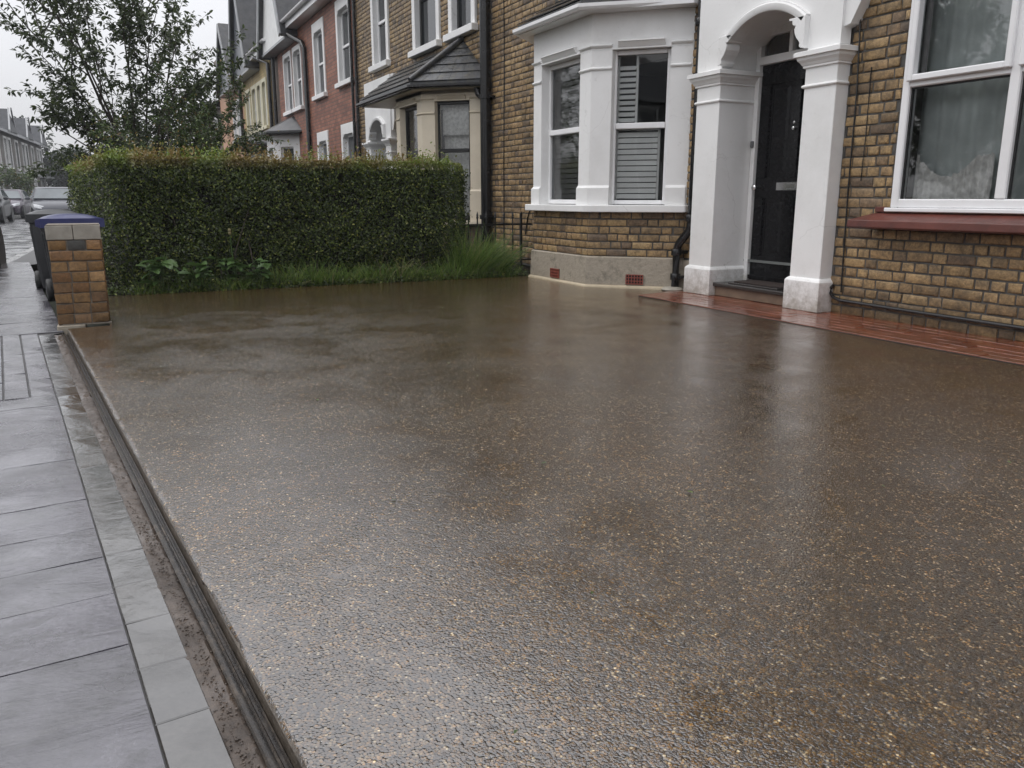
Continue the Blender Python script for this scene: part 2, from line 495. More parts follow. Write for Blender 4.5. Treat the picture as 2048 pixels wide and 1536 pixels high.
def wet_paving_mat(name, stops, scale=9, rough=(.07, .3), bump=.25, water=.5, ripple=.06, island=True, cracks=0, coat=1.0):
    m, ns, ls, b = nmat(name)
    ge = ns.new('ShaderNodeNewGeometry'); oi = ns.new('ShaderNodeObjectInfo')
    pos = ge.outputs['Position']
    n1 = nd(ns, 'TexNoise', Scale=scale, Detail=8, Roughness=.7); ls.new(pos, n1.inputs['Vector'])
    r = ramp(ns, stops); ls.new(n1.outputs[0], r.inputs[0])
    r0 = ramp(ns, [(0, (.8,) * 3), (1, (1.2,) * 3)]); ls.new(oi.outputs['Random'], r0.inputs[0])
    nq = nd(ns, 'TexNoise', Scale=scale * 11, Detail=8, Roughness=.8); ls.new(pos, nq.inputs['Vector'])
    rq = ramp(ns, [(.3, (.45,) * 3), (.5, (1,) * 3), (.72, (1.7,) * 3)]); ls.new(nq.outputs[0], rq.inputs[0])
    muq = nd(ns, 'MixRGB', _blend_type='MULTIPLY'); muq.inputs[0].default_value = .85
    ls.new(r.outputs[0], muq.inputs[1]); ls.new(rq.outputs[0], muq.inputs[2]); r = muq
    mu = nd(ns, 'MixRGB', _blend_type='MULTIPLY'); mu.inputs[0].default_value = 1 if island else 0
    ls.new(r.outputs[0], mu.inputs[1]); ls.new(r0.outputs[0], mu.inputs[2])
    out = mu.outputs[0]
    crk = None
    if cracks:   # riven ledges and hairline cracks running across the path
        mp = nd(ns, 'Mapping'); mp.inputs['Scale'].default_value = (6.5, 2.4, 1); mp.inputs['Rotation'].default_value = (0, 0, .12)
        ls.new(pos, mp.inputs[0])
        n5 = nd(ns, 'TexNoise', Scale=1.0, Detail=9, Roughness=.68, Distortion=.35); ls.new(mp.outputs[0], n5.inputs['Vector'])
        s5 = nd(ns, 'Math', _operation='SUBTRACT'); s5.inputs[1].default_value = .5; ls.new(n5.outputs[0], s5.inputs[0])
        a5 = nd(ns, 'Math', _operation='ABSOLUTE'); ls.new(s5.outputs[0], a5.inputs[0])
        r5 = ramp(ns, [(0, (.3,) * 3), (.006, (.5,) * 3), (.016, (1,) * 3)]); ls.new(a5.outputs[0], r5.inputs[0])
        m5 = nd(ns, 'MixRGB', _blend_type='MULTIPLY'); m5.inputs[0].default_value = cracks
        ls.new(out, m5.inputs[1]); ls.new(r5.outputs[0], m5.inputs[2]); out = m5.outputs[0]
        # grit: small dark specks
        v5 = nd(ns, 'TexVoronoi', Scale=22); ls.new(pos, v5.inputs['Vector'])
        r6 = ramp(ns, [(.05, (.25,) * 3), (.08, (1,) * 3)]); ls.new(v5.outputs['Distance'], r6.inputs[0])
        m6 = nd(ns, 'MixRGB', _blend_type='MULTIPLY'); m6.inputs[0].default_value = cracks
        ls.new(out, m6.inputs[1]); ls.new(r6.outputs[0], m6.inputs[2]); out = m6.outputs[0]
        crk = n5.outputs[0]
    ls.new(out, b.inputs['Base Color'])
    nw = nd(ns, 'TexNoise', Scale=2.4, Detail=5, Roughness=.6); ls.new(pos, nw.inputs['Vector'])
    wet = nd(ns, 'MapRange'); wet.inputs[1].default_value = water - .09; wet.inputs[2].default_value = water + .09
    wet.inputs[3].default_value = rough[0]; wet.inputs[4].default_value = rough[1]
    ls.new(nw.outputs[0], wet.inputs[0]); ls.new(wet.outputs[0], b.inputs['Roughness'])
    bs = nd(ns, 'MapRange'); bs.inputs[1].default_value = water - .09; bs.inputs[2].default_value = water + .09; bs.inputs[3].default_value = bump * .12; bs.inputs[4].default_value = bump
    ls.new(nw.outputs[0], bs.inputs[0])
    n2 = nd(ns, 'TexNoise', Scale=scale * 5, Detail=9, Roughness=.72); ls.new(pos, n2.inputs['Vector'])
    bp = nd(ns, 'Bump', Distance=.012); ls.new(n2.outputs[0], bp.inputs['Height']); ls.new(bs.outputs[0], bp.inputs['Strength'])
    ls.new(bp.outputs[0], b.inputs['Normal'])
    n3 = nd(ns, 'TexNoise', Scale=13, Detail=6, Roughness=.6, Distortion=.8); ls.new(pos, n3.inputs['Vector'])
    bp2 = nd(ns, 'Bump', Strength=ripple * 1.5, Distance=.02); ls.new(n3.outputs[0], bp2.inputs['Height'])
    b3 = nd(ns, 'Bump', Distance=.008); ls.new(n2.outputs[0], b3.inputs['Height'])
    s3 = nd(ns, 'Math', _operation='MULTIPLY'); s3.inputs[1].default_value = .22; ls.new(bs.outputs[0], s3.inputs[0]); ls.new(s3.outputs[0], b3.inputs['Strength'])
    ls.new(bp2.outputs[0], b3.inputs['Normal']); cn_ = b3.outputs[0]
    if crk is not None:
        b5 = nd(ns, 'Bump', Strength=.55, Distance=.012); ls.new(crk, b5.inputs['Height']); ls.new(cn_, b5.inputs['Normal']); cn_ = b5.outputs[0]
        b6 = nd(ns, 'Bump', Strength=.6, Distance=.012); ls.new(crk, b6.inputs['Height']); ls.new(bp.outputs[0], b6.inputs['Normal']); ls.new(b6.outputs[0], b.inputs['Normal'])
    ls.new(cn_, b.inputs['Coat Normal'])
    b.inputs['Coat Weight'].default_value = coat; b.inputs['Coat IOR'].default_value = 2.0
    ls.new(wet.outputs[0], b.inputs['Coat Roughness'])
    b.inputs['Specular IOR Level'].default_value = .35
    return m


M = {}
M['gravel'] = gravel_mat()
M['paving'] = wet_paving_mat('wet_paving', [(.3, (.03, .027, .038)), (.55, (.058, .053, .07)), (.75, (.095, .088, .108))], bump=1.0, water=.5, rough=(.09, .3), cracks=.9)
M['edging'] = wet_paving_mat('wet_edging', [(.3, (.026, .024, .021)), (.7, (.055, .05, .044))], rough=(.04, .22), bump=.5, water=.54, ripple=.1)
M['road'] = wet_paving_mat('wet_asphalt', [(.3, (.02, .02, .022)), (.7, (.045, .044, .046))], scale=30, rough=(.1, .32), bump=.3, island=False)
M['kerb'] = wet_paving_mat('wet_kerb', [(.3, (.13, .125, .12)), (.7, (.22, .215, .2))], scale=20, rough=(.15, .4))
M['redblock'] = wet_paving_mat('wet_red_block', [(.3, (.11, .03, .014)), (.55, (.18, .05, .022)), (.75, (.23, .076, .034))], scale=12, rough=(.08, .25), bump=.5, water=.5, coat=.6)
M['mud'] = wet_paving_mat('wet_sand', [(.3, (.035, .024, .017)), (.6, (.075, .053, .038)), (.8, (.12, .092, .068))], scale=45, rough=(.2, .5), bump=.9, island=False, coat=.25)
M['soil'] = plain('soil', (.016, .012, .008), rough=.95, spec=.1, var=.5, scale=14, bump=.8, bscale=40)
M['terrain'] = plain('terrain', (.03, .035, .02), rough=.9, var=.4)
M['joint'] = plain('joint_sand', (.02, .018, .016), rough=.4, var=.3, scale=30)
M['channel'] = plain('channel_plastic', (.03, .025, .021), rough=.22, var=.3, scale=25, dirt=(.13, .1, .075), dirt_amt=.7, dirt_scale=18, bump=.15)
M['stock'] = brick_mat('stock_brick', [(0, (.16, .11, .066)), (.12, (.28, .19, .094)), (.4, (.39, .265, .125)), (.58, (.34, .222, .106)), (.8, (.43, .30, .145)), (.93, (.25, .168, .095)), (1, (.14, .10, .068))])
M['stock_far'] = brick_mat('stock_brick_next_door', [(0, (.11, .075, .04)), (.3, (.31, .21, .10)), (.6, (.38, .265, .125)), (.85, (.27, .175, .085)), (1, (.11, .075, .05))], soot_amt=.45)
M['mortar'] = plain('mortar', (.09, .085, .078), rough=.85, var=.45, scale=16, bump=.5, bscale=90, dirt=(.03, .027, .024), dirt_amt=.8)
M['pierbrick'] = brick_mat('pier_brick', [(0, (.20, .105, .042)), (.3, (.29, .165, .062)), (.6, (.35, .205, .08)), (.85, (.27, .14, .055)), (1, (.18, .085, .042))], soot_amt=.35, rough=.6, wet=.08)
M['slatebrick'] = brick_mat('blue_brick', [(0, (.06, .06, .055)), (1, (.09, .09, .085))], soot_amt=.4)
M['piermortar'] = plain('pier_mortar', (.19, .165, .135), rough=.8, var=.3, scale=30, bump=.4, bscale=120)
M['redbrick'] = brick_tex('red_brick', (.20, .066, .038), (.33, .125, .07), (.10, .072, .056))
M['darkbrick'] = brick_tex('dark_brick', (.11, .075, .055), (.15, .10, .07), (.09, .08, .07))
M['yellowbrick'] = brick_tex('yellow_brick', (.42, .31, .12), (.48, .36, .15), (.3, .26, .17))
M['brownbrick'] = brick_tex('brown_brick', (.12, .075, .055), (.17, .11, .075), (.09, .08, .07))
M['stocktex'] = brick_tex('stock_wall', (.22, .14, .065), (.29, .19, .085), (.09, .085, .075))
M['white'] = plain('white_masonry_paint', (.79, .79, .785), rough=.42, var=.03, scale=3, bump=.12, bscale=35, dirt=(.5, .49, .46), dirt_amt=.3, dirt_scale=1.6)
def weather(mat, z0=.02, z1=.3, col=(.24, .215, .17), amt=.75):
    """rain-splash grime with a ragged upper edge, and hairline cracks"""
    ns, ls = mat.node_tree.nodes, mat.node_tree.links
    b = ns['Principled BSDF']
    src = b.inputs['Base Color'].links[0].from_socket
    pos = wpos(ns)
    sp = ns.new('ShaderNodeSeparateXYZ'); ls.new(pos, sp.inputs[0])
    mr = nd(ns, 'MapRange'); mr.inputs[1].default_value = z0; mr.inputs[2].default_value = z1; mr.inputs[3].default_value = .42; mr.inputs[4].default_value = 0
    ls.new(sp.outputs[2], mr.inputs[0])
    n = nd(ns, 'TexNoise', Scale=13, Detail=9, Roughness=.75); ls.new(pos, n.inputs['Vector'])
    ad = nd(ns, 'Math', _operation='ADD'); ls.new(n.outputs[0], ad.inputs[0]); ls.new(mr.outputs[0], ad.inputs[1])
    r = ramp(ns, [(.6, (0, 0, 0)), (.95, (amt,) * 3)]); ls.new(ad.outputs[0], r.inputs[0])
    mx = nd(ns, 'MixRGB'); mx.inputs[2].default_value = (*col, 1); ls.new(r.outputs[0], mx.inputs[0]); ls.new(src, mx.inputs[1])
    w = nd(ns, 'TexNoise', Scale=5, Detail=5); ls.new(pos, w.inputs['Vector'])
    wv = nd(ns, 'VectorMath', _operation='SCALE'); wv.inputs['Scale'].default_value = .25; ls.new(w.outputs['Color'], wv.inputs[0])
    pv = nd(ns, 'VectorMath', _operation='ADD'); ls.new(pos, pv.inputs[0]); ls.new(wv.outputs[0], pv.inputs[1])
    v = nd(ns, 'TexVoronoi', Scale=1.6, _feature='DISTANCE_TO_EDGE'); ls.new(pv.outputs[0], v.inputs['Vector'])
    rc = ramp(ns, [(0, (1, 1, 1)), (.0045, (0, 0, 0))]); ls.new(v.outputs['Distance'], rc.inputs[0])
    nm = nd(ns, 'TexNoise', Scale=1.3, Detail=2); ls.new(pos, nm.inputs['Vector'])
    rm = ramp(ns, [(.52, (0, 0, 0)), (.6, (.45,) * 3)]); ls.new(nm.outputs[0], rm.inputs[0])
    mm = nd(ns, 'MixRGB', _blend_type='MULTIPLY'); mm.inputs[0].default_value = 1; ls.new(rc.outputs[0], mm.inputs[1]); ls.new(rm.outputs[0], mm.inputs[2])
    m2 = nd(ns, 'MixRGB'); m2.inputs[2].default_value = (.3, .29, .27, 1); ls.new(mm.outputs[0], m2.inputs[0]); ls.new(mx.outputs[0], m2.inputs[1])
    ls.new(m2.outputs[0], b.inputs['Base Color'])
weather(M['white'])
M['pvc'] = plain('white_plastic', (.82, .82, .83), rough=.25, var=.02, dirt=(.5, .5, .46), dirt_amt=.2)
M['cream'] = plain('cream_paint', (.66, .585, .46), rough=.45, var=.05, scale=4, bump=.1, bscale=40, dirt=(.35, .29, .2), dirt_amt=.25)
M['salmon'] = plain('salmon_render', (.5, .3, .2), rough=.7, var=.1, bump=.2)
M['yellowpaint'] = plain('pale_yellow_paint', (.62, .58, .42), rough=.5, var=.06)
M['door'] = plain('black_door_paint', (.006, .006, .007), rough=.24, spec=.22, var=.2, bump=.05, bscale=30, dirt=(.05, .05, .05), dirt_amt=.25, dirt_scale=40)
M['blackpipe'] = plain('black_pipe', (.009, .009, .01), rough=.22, var=.3, dirt=(.05, .045, .04), dirt_amt=.3, dirt_scale=12)
M['iron'] = plain('black_iron', (.012, .012, .012), rough=.35, var=.3)
M['chrome'] = plain('chrome', (.62, .62, .62), rough=.2, metal=1, var=.05)
M['glass'] = glass_mat('glass')
M['farglass'] = plain('far_glass', (.02, .024, .028), rough=.06, spec=.9, var=.3, scale=.6)
M['slate'] = plain('slate', (.045, .046, .05), rough=.28, var=.4, scale=5, bump=.4, bscale=40, dirt=(.10, .095, .08), dirt_amt=.5, dirt_scale=6)
M['slatepiece'] = plain('wet_slate', (.05, .052, .056), rough=.2, var=.5, scale=7, bump=.35, bscale=45, dirt=(.12, .105, .06), dirt_amt=.5, dirt_scale=9)
M['tile'] = plain('clay_tile', (.16, .075, .05), rough=.5, var=.4, scale=9, bump=.4, dirt=(.06, .055, .045), dirt_amt=.8, dirt_scale=5)
M['stone'] = plain('old_render', (.36, .315, .25), rough=.65, var=.22, scale=7, bump=.8, bscale=30, dirt=(.065, .06, .045), dirt_amt=.85, dirt_scale=7)
M['fillet'] = plain('mortar_fillet', (.46, .385, .27), rough=.6, var=.15, scale=14, bump=.5)
M['concrete'] = plain('concrete', (.33, .305, .26), rough=.6, var=.18, scale=12, bump=.35, bscale=70, dirt=(.13, .115, .09), dirt_amt=.5, dirt_scale=8)
M['steptop'] = plain('dark_step', (.045, .04, .038), rough=.25, var=.3, scale=10, bump=.2)
M['riser'] = plain('step_riser', (.17, .12, .085), rough=.45, var=.25, scale=10, bump=.3)
M['mat'] = plain('doormat', (.035, .022, .018), rough=.9, var=.4, scale=40, bump=1, bscale=300)
M['redsill'] = plain('red_sill_paint', (.13, .04, .03), rough=.38, var=.25, scale=7, bump=.3, bscale=25, dirt=(.05, .022, .02), dirt_amt=.75, dirt_scale=6)
M['terracotta'] = plain('terracotta', (.24, .06, .04), rough=.55, var=.2, scale=20)
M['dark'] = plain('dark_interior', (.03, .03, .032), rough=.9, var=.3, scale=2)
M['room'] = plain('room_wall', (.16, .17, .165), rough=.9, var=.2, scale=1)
M['shutter'] = plain('shutter_paint', (.82, .83, .82), rough=.4, var=.05)
M['net'] = plain('net_curtain', (.72, .72, .7), rough=.9, var=.3, scale=25, bump=.6, bscale=45)
M['drape'] = plain('green_drape', (.5, .55, .545), rough=.85, var=.2, scale=5)
M['binblue'] = plain('blue_plastic', (.013, .018, .10), rough=.28, var=.12, dirt=(.08, .09, .16), dirt_amt=.25, dirt_scale=9)
M['bingrey'] = plain('grey_plastic', (.022, .023, .025), rough=.35, var=.2, dirt=(.07, .07, .07), dirt_amt=.3, dirt_scale=8, bump=.06)
M['rubber'] = plain('rubber', (.012, .012, .012), rough=.55, var=.2)
M['lead'] = plain('lead', (.16, .165, .17), rough=.35, var=.2)
M['bark'] = plain('bark', (.045, .035, .026), rough=.7, var=.35, scale=20, bump=.8, bscale=40)
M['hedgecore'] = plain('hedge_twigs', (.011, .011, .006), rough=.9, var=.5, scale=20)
M['hedge'] = leaf_mat('hedge_leaf', [(0, (.017, .025, .008)), (.4, (.038, .06, .013)), (.7, (.072, .108, .02)), (.9, (.135, .18, .032)), (1, (.3, .31, .08))], top=(1.12, 1.27, (.17, .24, .035), (.22, .15, .045)))
M['treeleaf'] = leaf_mat('tree_leaf', [(0, (.026, .04, .017)), (.6, (.055, .08, .03)), (1, (.11, .14, .05))], rough=.4, trans=.4)
M['shrub'] = leaf_mat('shrub_leaf', [(0, (.03, .05, .015)), (.6, (.065, .105, .028)), (.9, (.11, .16, .04)), (1, (.22, .12, .04))])
M['fartree'] = leaf_mat('far_leaf', [(0, (.02, .032, .022)), (1, (.045, .06, .038))], rough=.6)
M['grass'] = leaf_mat('grass_blade', [(0, (.06, .11, .02)), (.6, (.12, .21, .036)), (.9, (.21, .28, .065)), (1, (.36, .33, .15))])
M['weed'] = leaf_mat('weed_leaf', [(0, (.05, .10, .028)), (.7, (.085, .15, .045)), (1, (.15, .2, .08))])
M['straw'] = leaf_mat('pale_stem', [(0, (.15, .14, .06)), (1, (.32, .28, .15))])
M['opprender'] = plain('grey_render', (.13, .122, .11), rough=.7, var=.2, scale=1, bump=.2)
M['opproof'] = plain('wet_grey_tile', (.05, .053, .06), rough=.55, spec=.3, var=.3, scale=3)
M['verge'] = plain('grey_trim', (.35, .36, .37), rough=.5)


# ================================================================== GROUND
def struct(o):
    o['kind'] = 'structure'
    return o


def sheet(name, pts, z, mat, thick=.05):
    mb = MB(); mb.prism(pts, z - thick, z)
    return struct(mb.build(name, mat))


def edge_y(x):           # street edge of the driveway
    return .30 + .0945 * x


def kerb_y(x):           # face of the road kerb
    return -1.65 - .031 * x if x > -40 else -.41 - .07 * (x + 40)


sheet('terrain', [(-700, -700), (500, -700), (500, 700), (-700, 700)], -.45, M['terrain'], .3)
PZ = -.035               # pavement level
xs = [6, -5, -15, -25, -40, -55, -75, -110, -160]
rd = [(x, kerb_y(x) - .14) for x in xs]
far_side = [(x, kerb_y(x) - 8.2 if x > -40 else kerb_y(x) - 7.6) for x in xs]
sheet('road', rd[::-1][::-1] + far_side[::-1], -.155, M['road'], .2)
sheet('far_pavement', far_side + [(x, y - 2.2) for x, y in far_side][::-1], -.05, M['paving'], .2)
pb = sheet('pavement', [(x, kerb_y(x)) for x in xs] + [(x, edge_y(x) - .176 if x > -6.2 else (edge_y(x) - .02 if x > -14 else kerb_y(x) + 1.5)) for x in (-160, -110, -75, -55, -40, -25, -15, -13, -6.25, -6.1, -3, 0, 6)], PZ - .0072, M['joint'], .2)
mb = MB()
for a, b in zip(xs[:-1], xs[1:]):
    n = max(1, int((a - b) / .9)) if b > -45 else 1
    for i in range(n):
        x0 = a + (b - a) * i / n; x1 = a + (b - a) * (i + 1) / n + .008
        mb.hexa([(x1, kerb_y(x1) - .14, -.25), (x0, kerb_y(x0) - .14, -.25), (x0, kerb_y(x0) - .003, -.25), (x1, kerb_y(x1) - .003, -.25),
                 (x1, kerb_y(x1) - .13, PZ - .002), (x0, kerb_y(x0) - .13, PZ - .002), (x0, kerb_y(x0) - .003, PZ), (x1, kerb_y(x1) - .003, PZ)])
struct(mb.build('kerb', M['kerb'], bevel=.012))

# pavement pieces: long slabs near the lens, small blocks by the pier, slabs again beyond
ED = Vector((-1, -.0945)).normalized()       # along the street edge, away from the lens
EN = Vector((ED.y, -ED.x)) * -1              # towards the road
if EN.y > 0: EN = -EN


def edge_pt(t, w):       # t metres along from x=0, w metres outwards from the resin edge
    p = Vector((0, .30)) + ED * t + EN * w
    return p.x, p.y


def paver(parent, name, t0, t1, w0, w1, z, mat, c=.0025, th=.045, tilt=.0022):
    g = .0012
    t0 += g; t1 -= g; w0 += g; w1 -= g
    dz = [rnd.uniform(-tilt, tilt) for _ in range(4)]
    mb = MB()
    if t1 - t0 > .21 and t0 < 4.2:          # hand-riven slabs: an uneven top
        nt, nw_ = 5, 7
        vv_, ff_ = [], []
        for i in range(nt + 1):
            for k in range(nw_ + 1):
                tt, ww = t0 + (t1 - t0) * i / nt, w0 + (w1 - w0) * k / nw_
                ed_ = i in (0, nt) or k in (0, nw_)
                zz = z + dz[0] * (1 - i / nt) + dz[1] * i / nt + .0022 * noise.noise(Vector((tt * 9, ww * 7, 5))) + .001 * noise.noise(Vector((tt * 31, ww * 22, 9))) - (.0012 + rnd.uniform(0, .0012) if ed_ else 0)
                vv_.append((*edge_pt(tt, ww), zz))
        for i in range(nt):
            for k in range(nw_):
                a = i * (nw_ + 1) + k
                ff_.append((a, a + 1, a + nw_ + 2, a + nw_ + 1))
        rim = [i * (nw_ + 1) for i in range(nt + 1)] + [nt * (nw_ + 1) + k for k in range(1, nw_ + 1)] + [i * (nw_ + 1) + nw_ for i in range(nt - 1, -1, -1)] + [k for k in range(nw_ - 1, 0, -1)]
        b = len(vv_)
        vv_ += [(vv_[q][0], vv_[q][1], z - th) for q in rim]
        for q in range(len(rim)):
            r_ = (q + 1) % len(rim)
            ff_.append((rim[q], rim[r_], b + r_, b + q))
        mb.add(vv_, ff_)
        return mb.build(name, mat, parent, smooth=True)
    co = [(t0, w0), (t1, w0), (t1, w1), (t0, w1)]
    ci = [(t0 + c, w0 + c), (t1 - c, w0 + c), (t1 - c, w1 - c), (t0 + c, w1 - c)]
    v = [(*edge_pt(*p), z - th) for p in co] + [(*edge_pt(*p), z - c + d) for p, d in zip(co, dz)] + [(*edge_pt(*p), z + d) for p, d in zip(ci, dz)]
    f = [(3, 2, 1, 0), (8, 9, 10, 11)]
    for k in range(4):
        j = (k + 1) % 4
        f += [(k, j, 4 + j, 4 + k), (4 + k, 4 + j, 8 + j, 8 + k)]
    mb.add(v, f)
    return mb.build(name, mat, parent)


t = .55
row = 0
while t < 4.05:
    L_ = rnd.choice([.22, .24, .24, .26])
    w = .178 + (0 if row % 2 else .0)
    cuts = [w, w + (.31 if row % 2 else .52), w + (.82 if row % 2 else 1.02), 1.62]
    for a, b in zip(cuts[:-1], cuts[1:]):
        if b > 1.5 and t < 1.2: continue
        paver(pb, 'paving_slab', t, t + L_, a, b, PZ, M['paving'], tilt=.0018)
    t += L_; row += 1
while t < 6.25:
    for k in range(9):
        w = .178 + k * .104
        off = .0 if k % 2 else .1
        paver(pb, 'paving_block', t + (0 if k % 2 else -.0), t + .2, w, w + .1, PZ, M['paving'], tilt=.004)
    t += .205
while t < 13:
    for a, b in ((.19 if t < 6.3 else .02, .47), (.47, .92), (.92, 1.3)):
        if t > 9 and b > 1.2: continue
        paver(pb, 'paving_slab', t, t + .6, a, b, PZ, M['paving'], tilt=.004)
    t += .6

eb = MB()
eb.hexa([(*edge_pt(6.18, .178), -.2), (*edge_pt(-3, .178), -.2), (*edge_pt(-3, .07), -.2), (*edge_pt(6.18, .07), -.2),
         (*edge_pt(6.18, .178), PZ - .008), (*edge_pt(-3, .178), PZ - .008), (*edge_pt(-3, .07), PZ - .008), (*edge_pt(6.18, .07), PZ - .008)])
ebo = struct(eb.build('edging_bed', M['joint']))
t = -.6
while t < 6.05:
    paver(ebo, 'edging_stone', t, t + .2, .082, .177, PZ - .002, M['edging'], tilt=.0016)
    t += .2

# wet sand between the edging and the channel
mb = MB(); N = 700
vv, ff = [], []
for i in range(N + 1):
    tt = -1 + 7.15 * i / N
    for k, w in enumerate((.036, .046, .056, .066, .076, .088)):
        j = noise.noise(Vector((tt * 9, w * 60, 3))) * .005 + noise.noise(Vector((tt * 45, w * 160, 7))) * .004
        wj = w + (noise.noise(Vector((tt * 14, 1.7, k))) * .009 if k == 5 else 0)
        z = PZ - .004 + j + (.003 if 0 < k < 5 else -.002)
        vv.append((*edge_pt(tt, wj), z))
for i in range(N):
    for k in range(5):
        a = i * 6 + k
        ff.append((a, a + 1, a + 7, a + 6))
mb.add(vv, ff)
tag(mb.build('sand_strip', M['mud'], smooth=True), 'narrow strip of wet brown sand beside the drainage channel', 'sand', kind='stuff')

# drainage channel: two rails with a slot, clear of the resin edge
ch = empty('drainage_channel', (*edge_pt(3, .02), -.05), 'narrow dark drainage channel running along the driveway edge', 'drain')
T0, T1 = -1.0, 6.17
def rail(name, prof, mat, par):
    mb = MB(); vs_ = []
    segs = 24
    for i in range(segs + 1):
        tt = T0 + (T1 - T0) * i / segs
        wob = noise.noise(Vector((tt * 1.3, 5, 0))) * .0015
        for w, z in prof:
            vs_.append((*edge_pt(tt, w + wob), z))
    n = len(prof); fs_ = []
    for i in range(segs):
        for k in range(n):
            fs_.append((i * n + k, i * n + (k + 1) % n, (i + 1) * n + (k + 1) % n, (i + 1) * n + k))
    fs_ += [tuple(range(n)), tuple(segs * n + k for k in range(n))[::-1]]
    mb.add(vs_, fs_)
    return mb.build(name, mat, par, smooth=False)
rail('channel_bed', [(.004, -.07), (.04, -.07), (.04, -.043), (.004, -.043)], M['channel'], ch)
rail('rail', [(.030, -.044), (.040, -.044), (.040, -.031), (.037, -.028), (.032, -.029)], M['channel'], ch)
rail('rail', [(.016, -.044), (.0225, -.044), (.0225, -.034), (.019, -.031), (.0165, -.034)], M['channel'], ch)
rail('rail', [(.004, -.044), (.008, -.044), (.008, -.034), (.006, -.032), (.004, -.034)], M['channel'], ch)

M['lip'] = plain('wet_lip', (.10, .083, .066), rough=.3, var=.4, scale=22, bump=.7, bscale=60, dirt=(.03, .024, .019), dirt_amt=.8, dirt_scale=30)
struct(rail('driveway_lip', [(-.012, -.06), (.003, -.06), (.0035, -.02), (.002, -.008), (-.003, -.0035), (-.012, -.005)], M['lip'], None))

# driveway: one sheet of resin gravel, gently uneven, with a ragged street edge
def ylow(x):
    return edge_y(x) if x > -6.16 else -.025
cols = [1.6 - i * .04 for i in range(242)]
cols = [x for x in cols if x > -8.05] + [-8.05]
rows = 70
vv, ff = [], []
for x in cols:
    y0 = ylow(x)
    for k in range(rows + 1):
        q = (k / rows) ** 1.6
        y = y0 + (4.95 - y0) * q
        z = noise.noise(Vector((x * .9, y * .9, 1))) * .006 + noise.noise(Vector((x * 3.1, y * 3.1, 4))) * .0018
        jy = 0
        if k == 0 and x > -6.1:
            jy = noise.noise(Vector((x * 40, 0, 0))) * .005 + noise.noise(Vector((x * 110, 3, 0))) * .003
            z -= .004 + abs(noise.noise(Vector((x * 60, 9, 0)))) * .004
        vv.append((x, y + jy, z * (0 if x < -7.95 else 1)))
n = rows + 1
for i in range(len(cols) - 1):
    for k in range(rows):
        ff.append((i * n + k, i * n + k + 1, (i + 1) * n + k + 1, (i + 1) * n + k))
b0 = len(vv)
for x, i in zip(cols, range(len(cols))):   # the cut edge below the surface
    vv.append((x, ylow(x) + .002, -.07))
for i in range(len(cols) - 1):
    ff.append((i * n, (i + 1) * n, b0 + i + 1, b0 + i))
b1 = len(vv)                                # far edge
for k in range(rows + 1):
    p = vv[(len(cols) - 1) * n + k]; vv.append((p[0] - .001, p[1], -.07))
for k in range(rows):
    a = (len(cols) - 1) * n + k
    ff.append((a, a + 1, b1 + k + 1, b1 + k))
mb = MB(); mb.add(vv, ff)
drive = struct(mb.build('driveway', M['gravel'], smooth=True))
# sub-base so nothing shows below the sheet
sheet('driveway_base', [(1.6, edge_y(1.6) + .006), (1.6, 5.2), (-8.045, 5.2), (-8.045, -.01), (-6.2, -.01), (-6.12, edge_y(-6.12) + .006)], -.02, M['joint'], .3)

# loose stones along the ragged edge
pm = MB()
ico = bmesh.new(); bmesh.ops.create_icosphere(ico, subdivisions=1, radius=1)
iv = [v.co.copy() for v in ico.verts]; fi = [tuple(v.index for v in f.verts) for f in ico.faces]; ico.free()
for i in range(750):
    tt = rnd.uniform(.5, 6.1) if i % 2 else rnd.uniform(.5, 3)
    s = rnd.uniform(.002, .0048)
    w = rnd.uniform(-.022, -.004)
    x, y = edge_pt(tt, w)
    q = Matrix.Rotation(rnd.uniform(0, 6), 3, 'Z')
    sc_ = Vector((1.3, .9, .65))
    pm.add([(x + (q @ Vector(v * sc_))[0] * s if False else x + (q @ Vector((v.x * 1.3, v.y * .9, v.z * .65)))[0] * s,
             y + (q @ Vector((v.x * 1.3, v.y * .9, v.z * .65)))[1] * s,
             -.0035 + v.z * .65 * s) for v in iv], fi)
gm = MB()
for i in range(1500):
    tt = rnd.uniform(.5, 6.1) if i % 3 == 0 else rnd.uniform(.5, 2.6)
    s = rnd.uniform(.0008, .0028); w = min(.082, rnd.gauss(.06, .01))
    x, y = edge_pt(tt, w)
    gm.add([(x + v.x * s * 1.2, y + v.y * s, PZ - .0005 + v.z * .7 * s) for v in iv], fi)
tag(gm.build('grit', M['mud'], smooth=True, normals=False), 'fine grit lying on the wet sand beside the channel', 'grit', kind='stuff')
tag(pm.build('edge_gravel', M['gravel'], smooth=True, normals=False), 'small loose pebbles along the ragged street edge of the driveway', 'gravel', kind='stuff')

nl = 60
lx = npr.uniform(-7.5, -.9, nl); ly = np.array([rnd.uniform(edge_y(x) + .03, edge_y(x) + (2.5 if x > -4 else 3.5)) for x in lx])
FALLEN = np.stack([lx, ly, np.full(nl, .006)], axis=1)

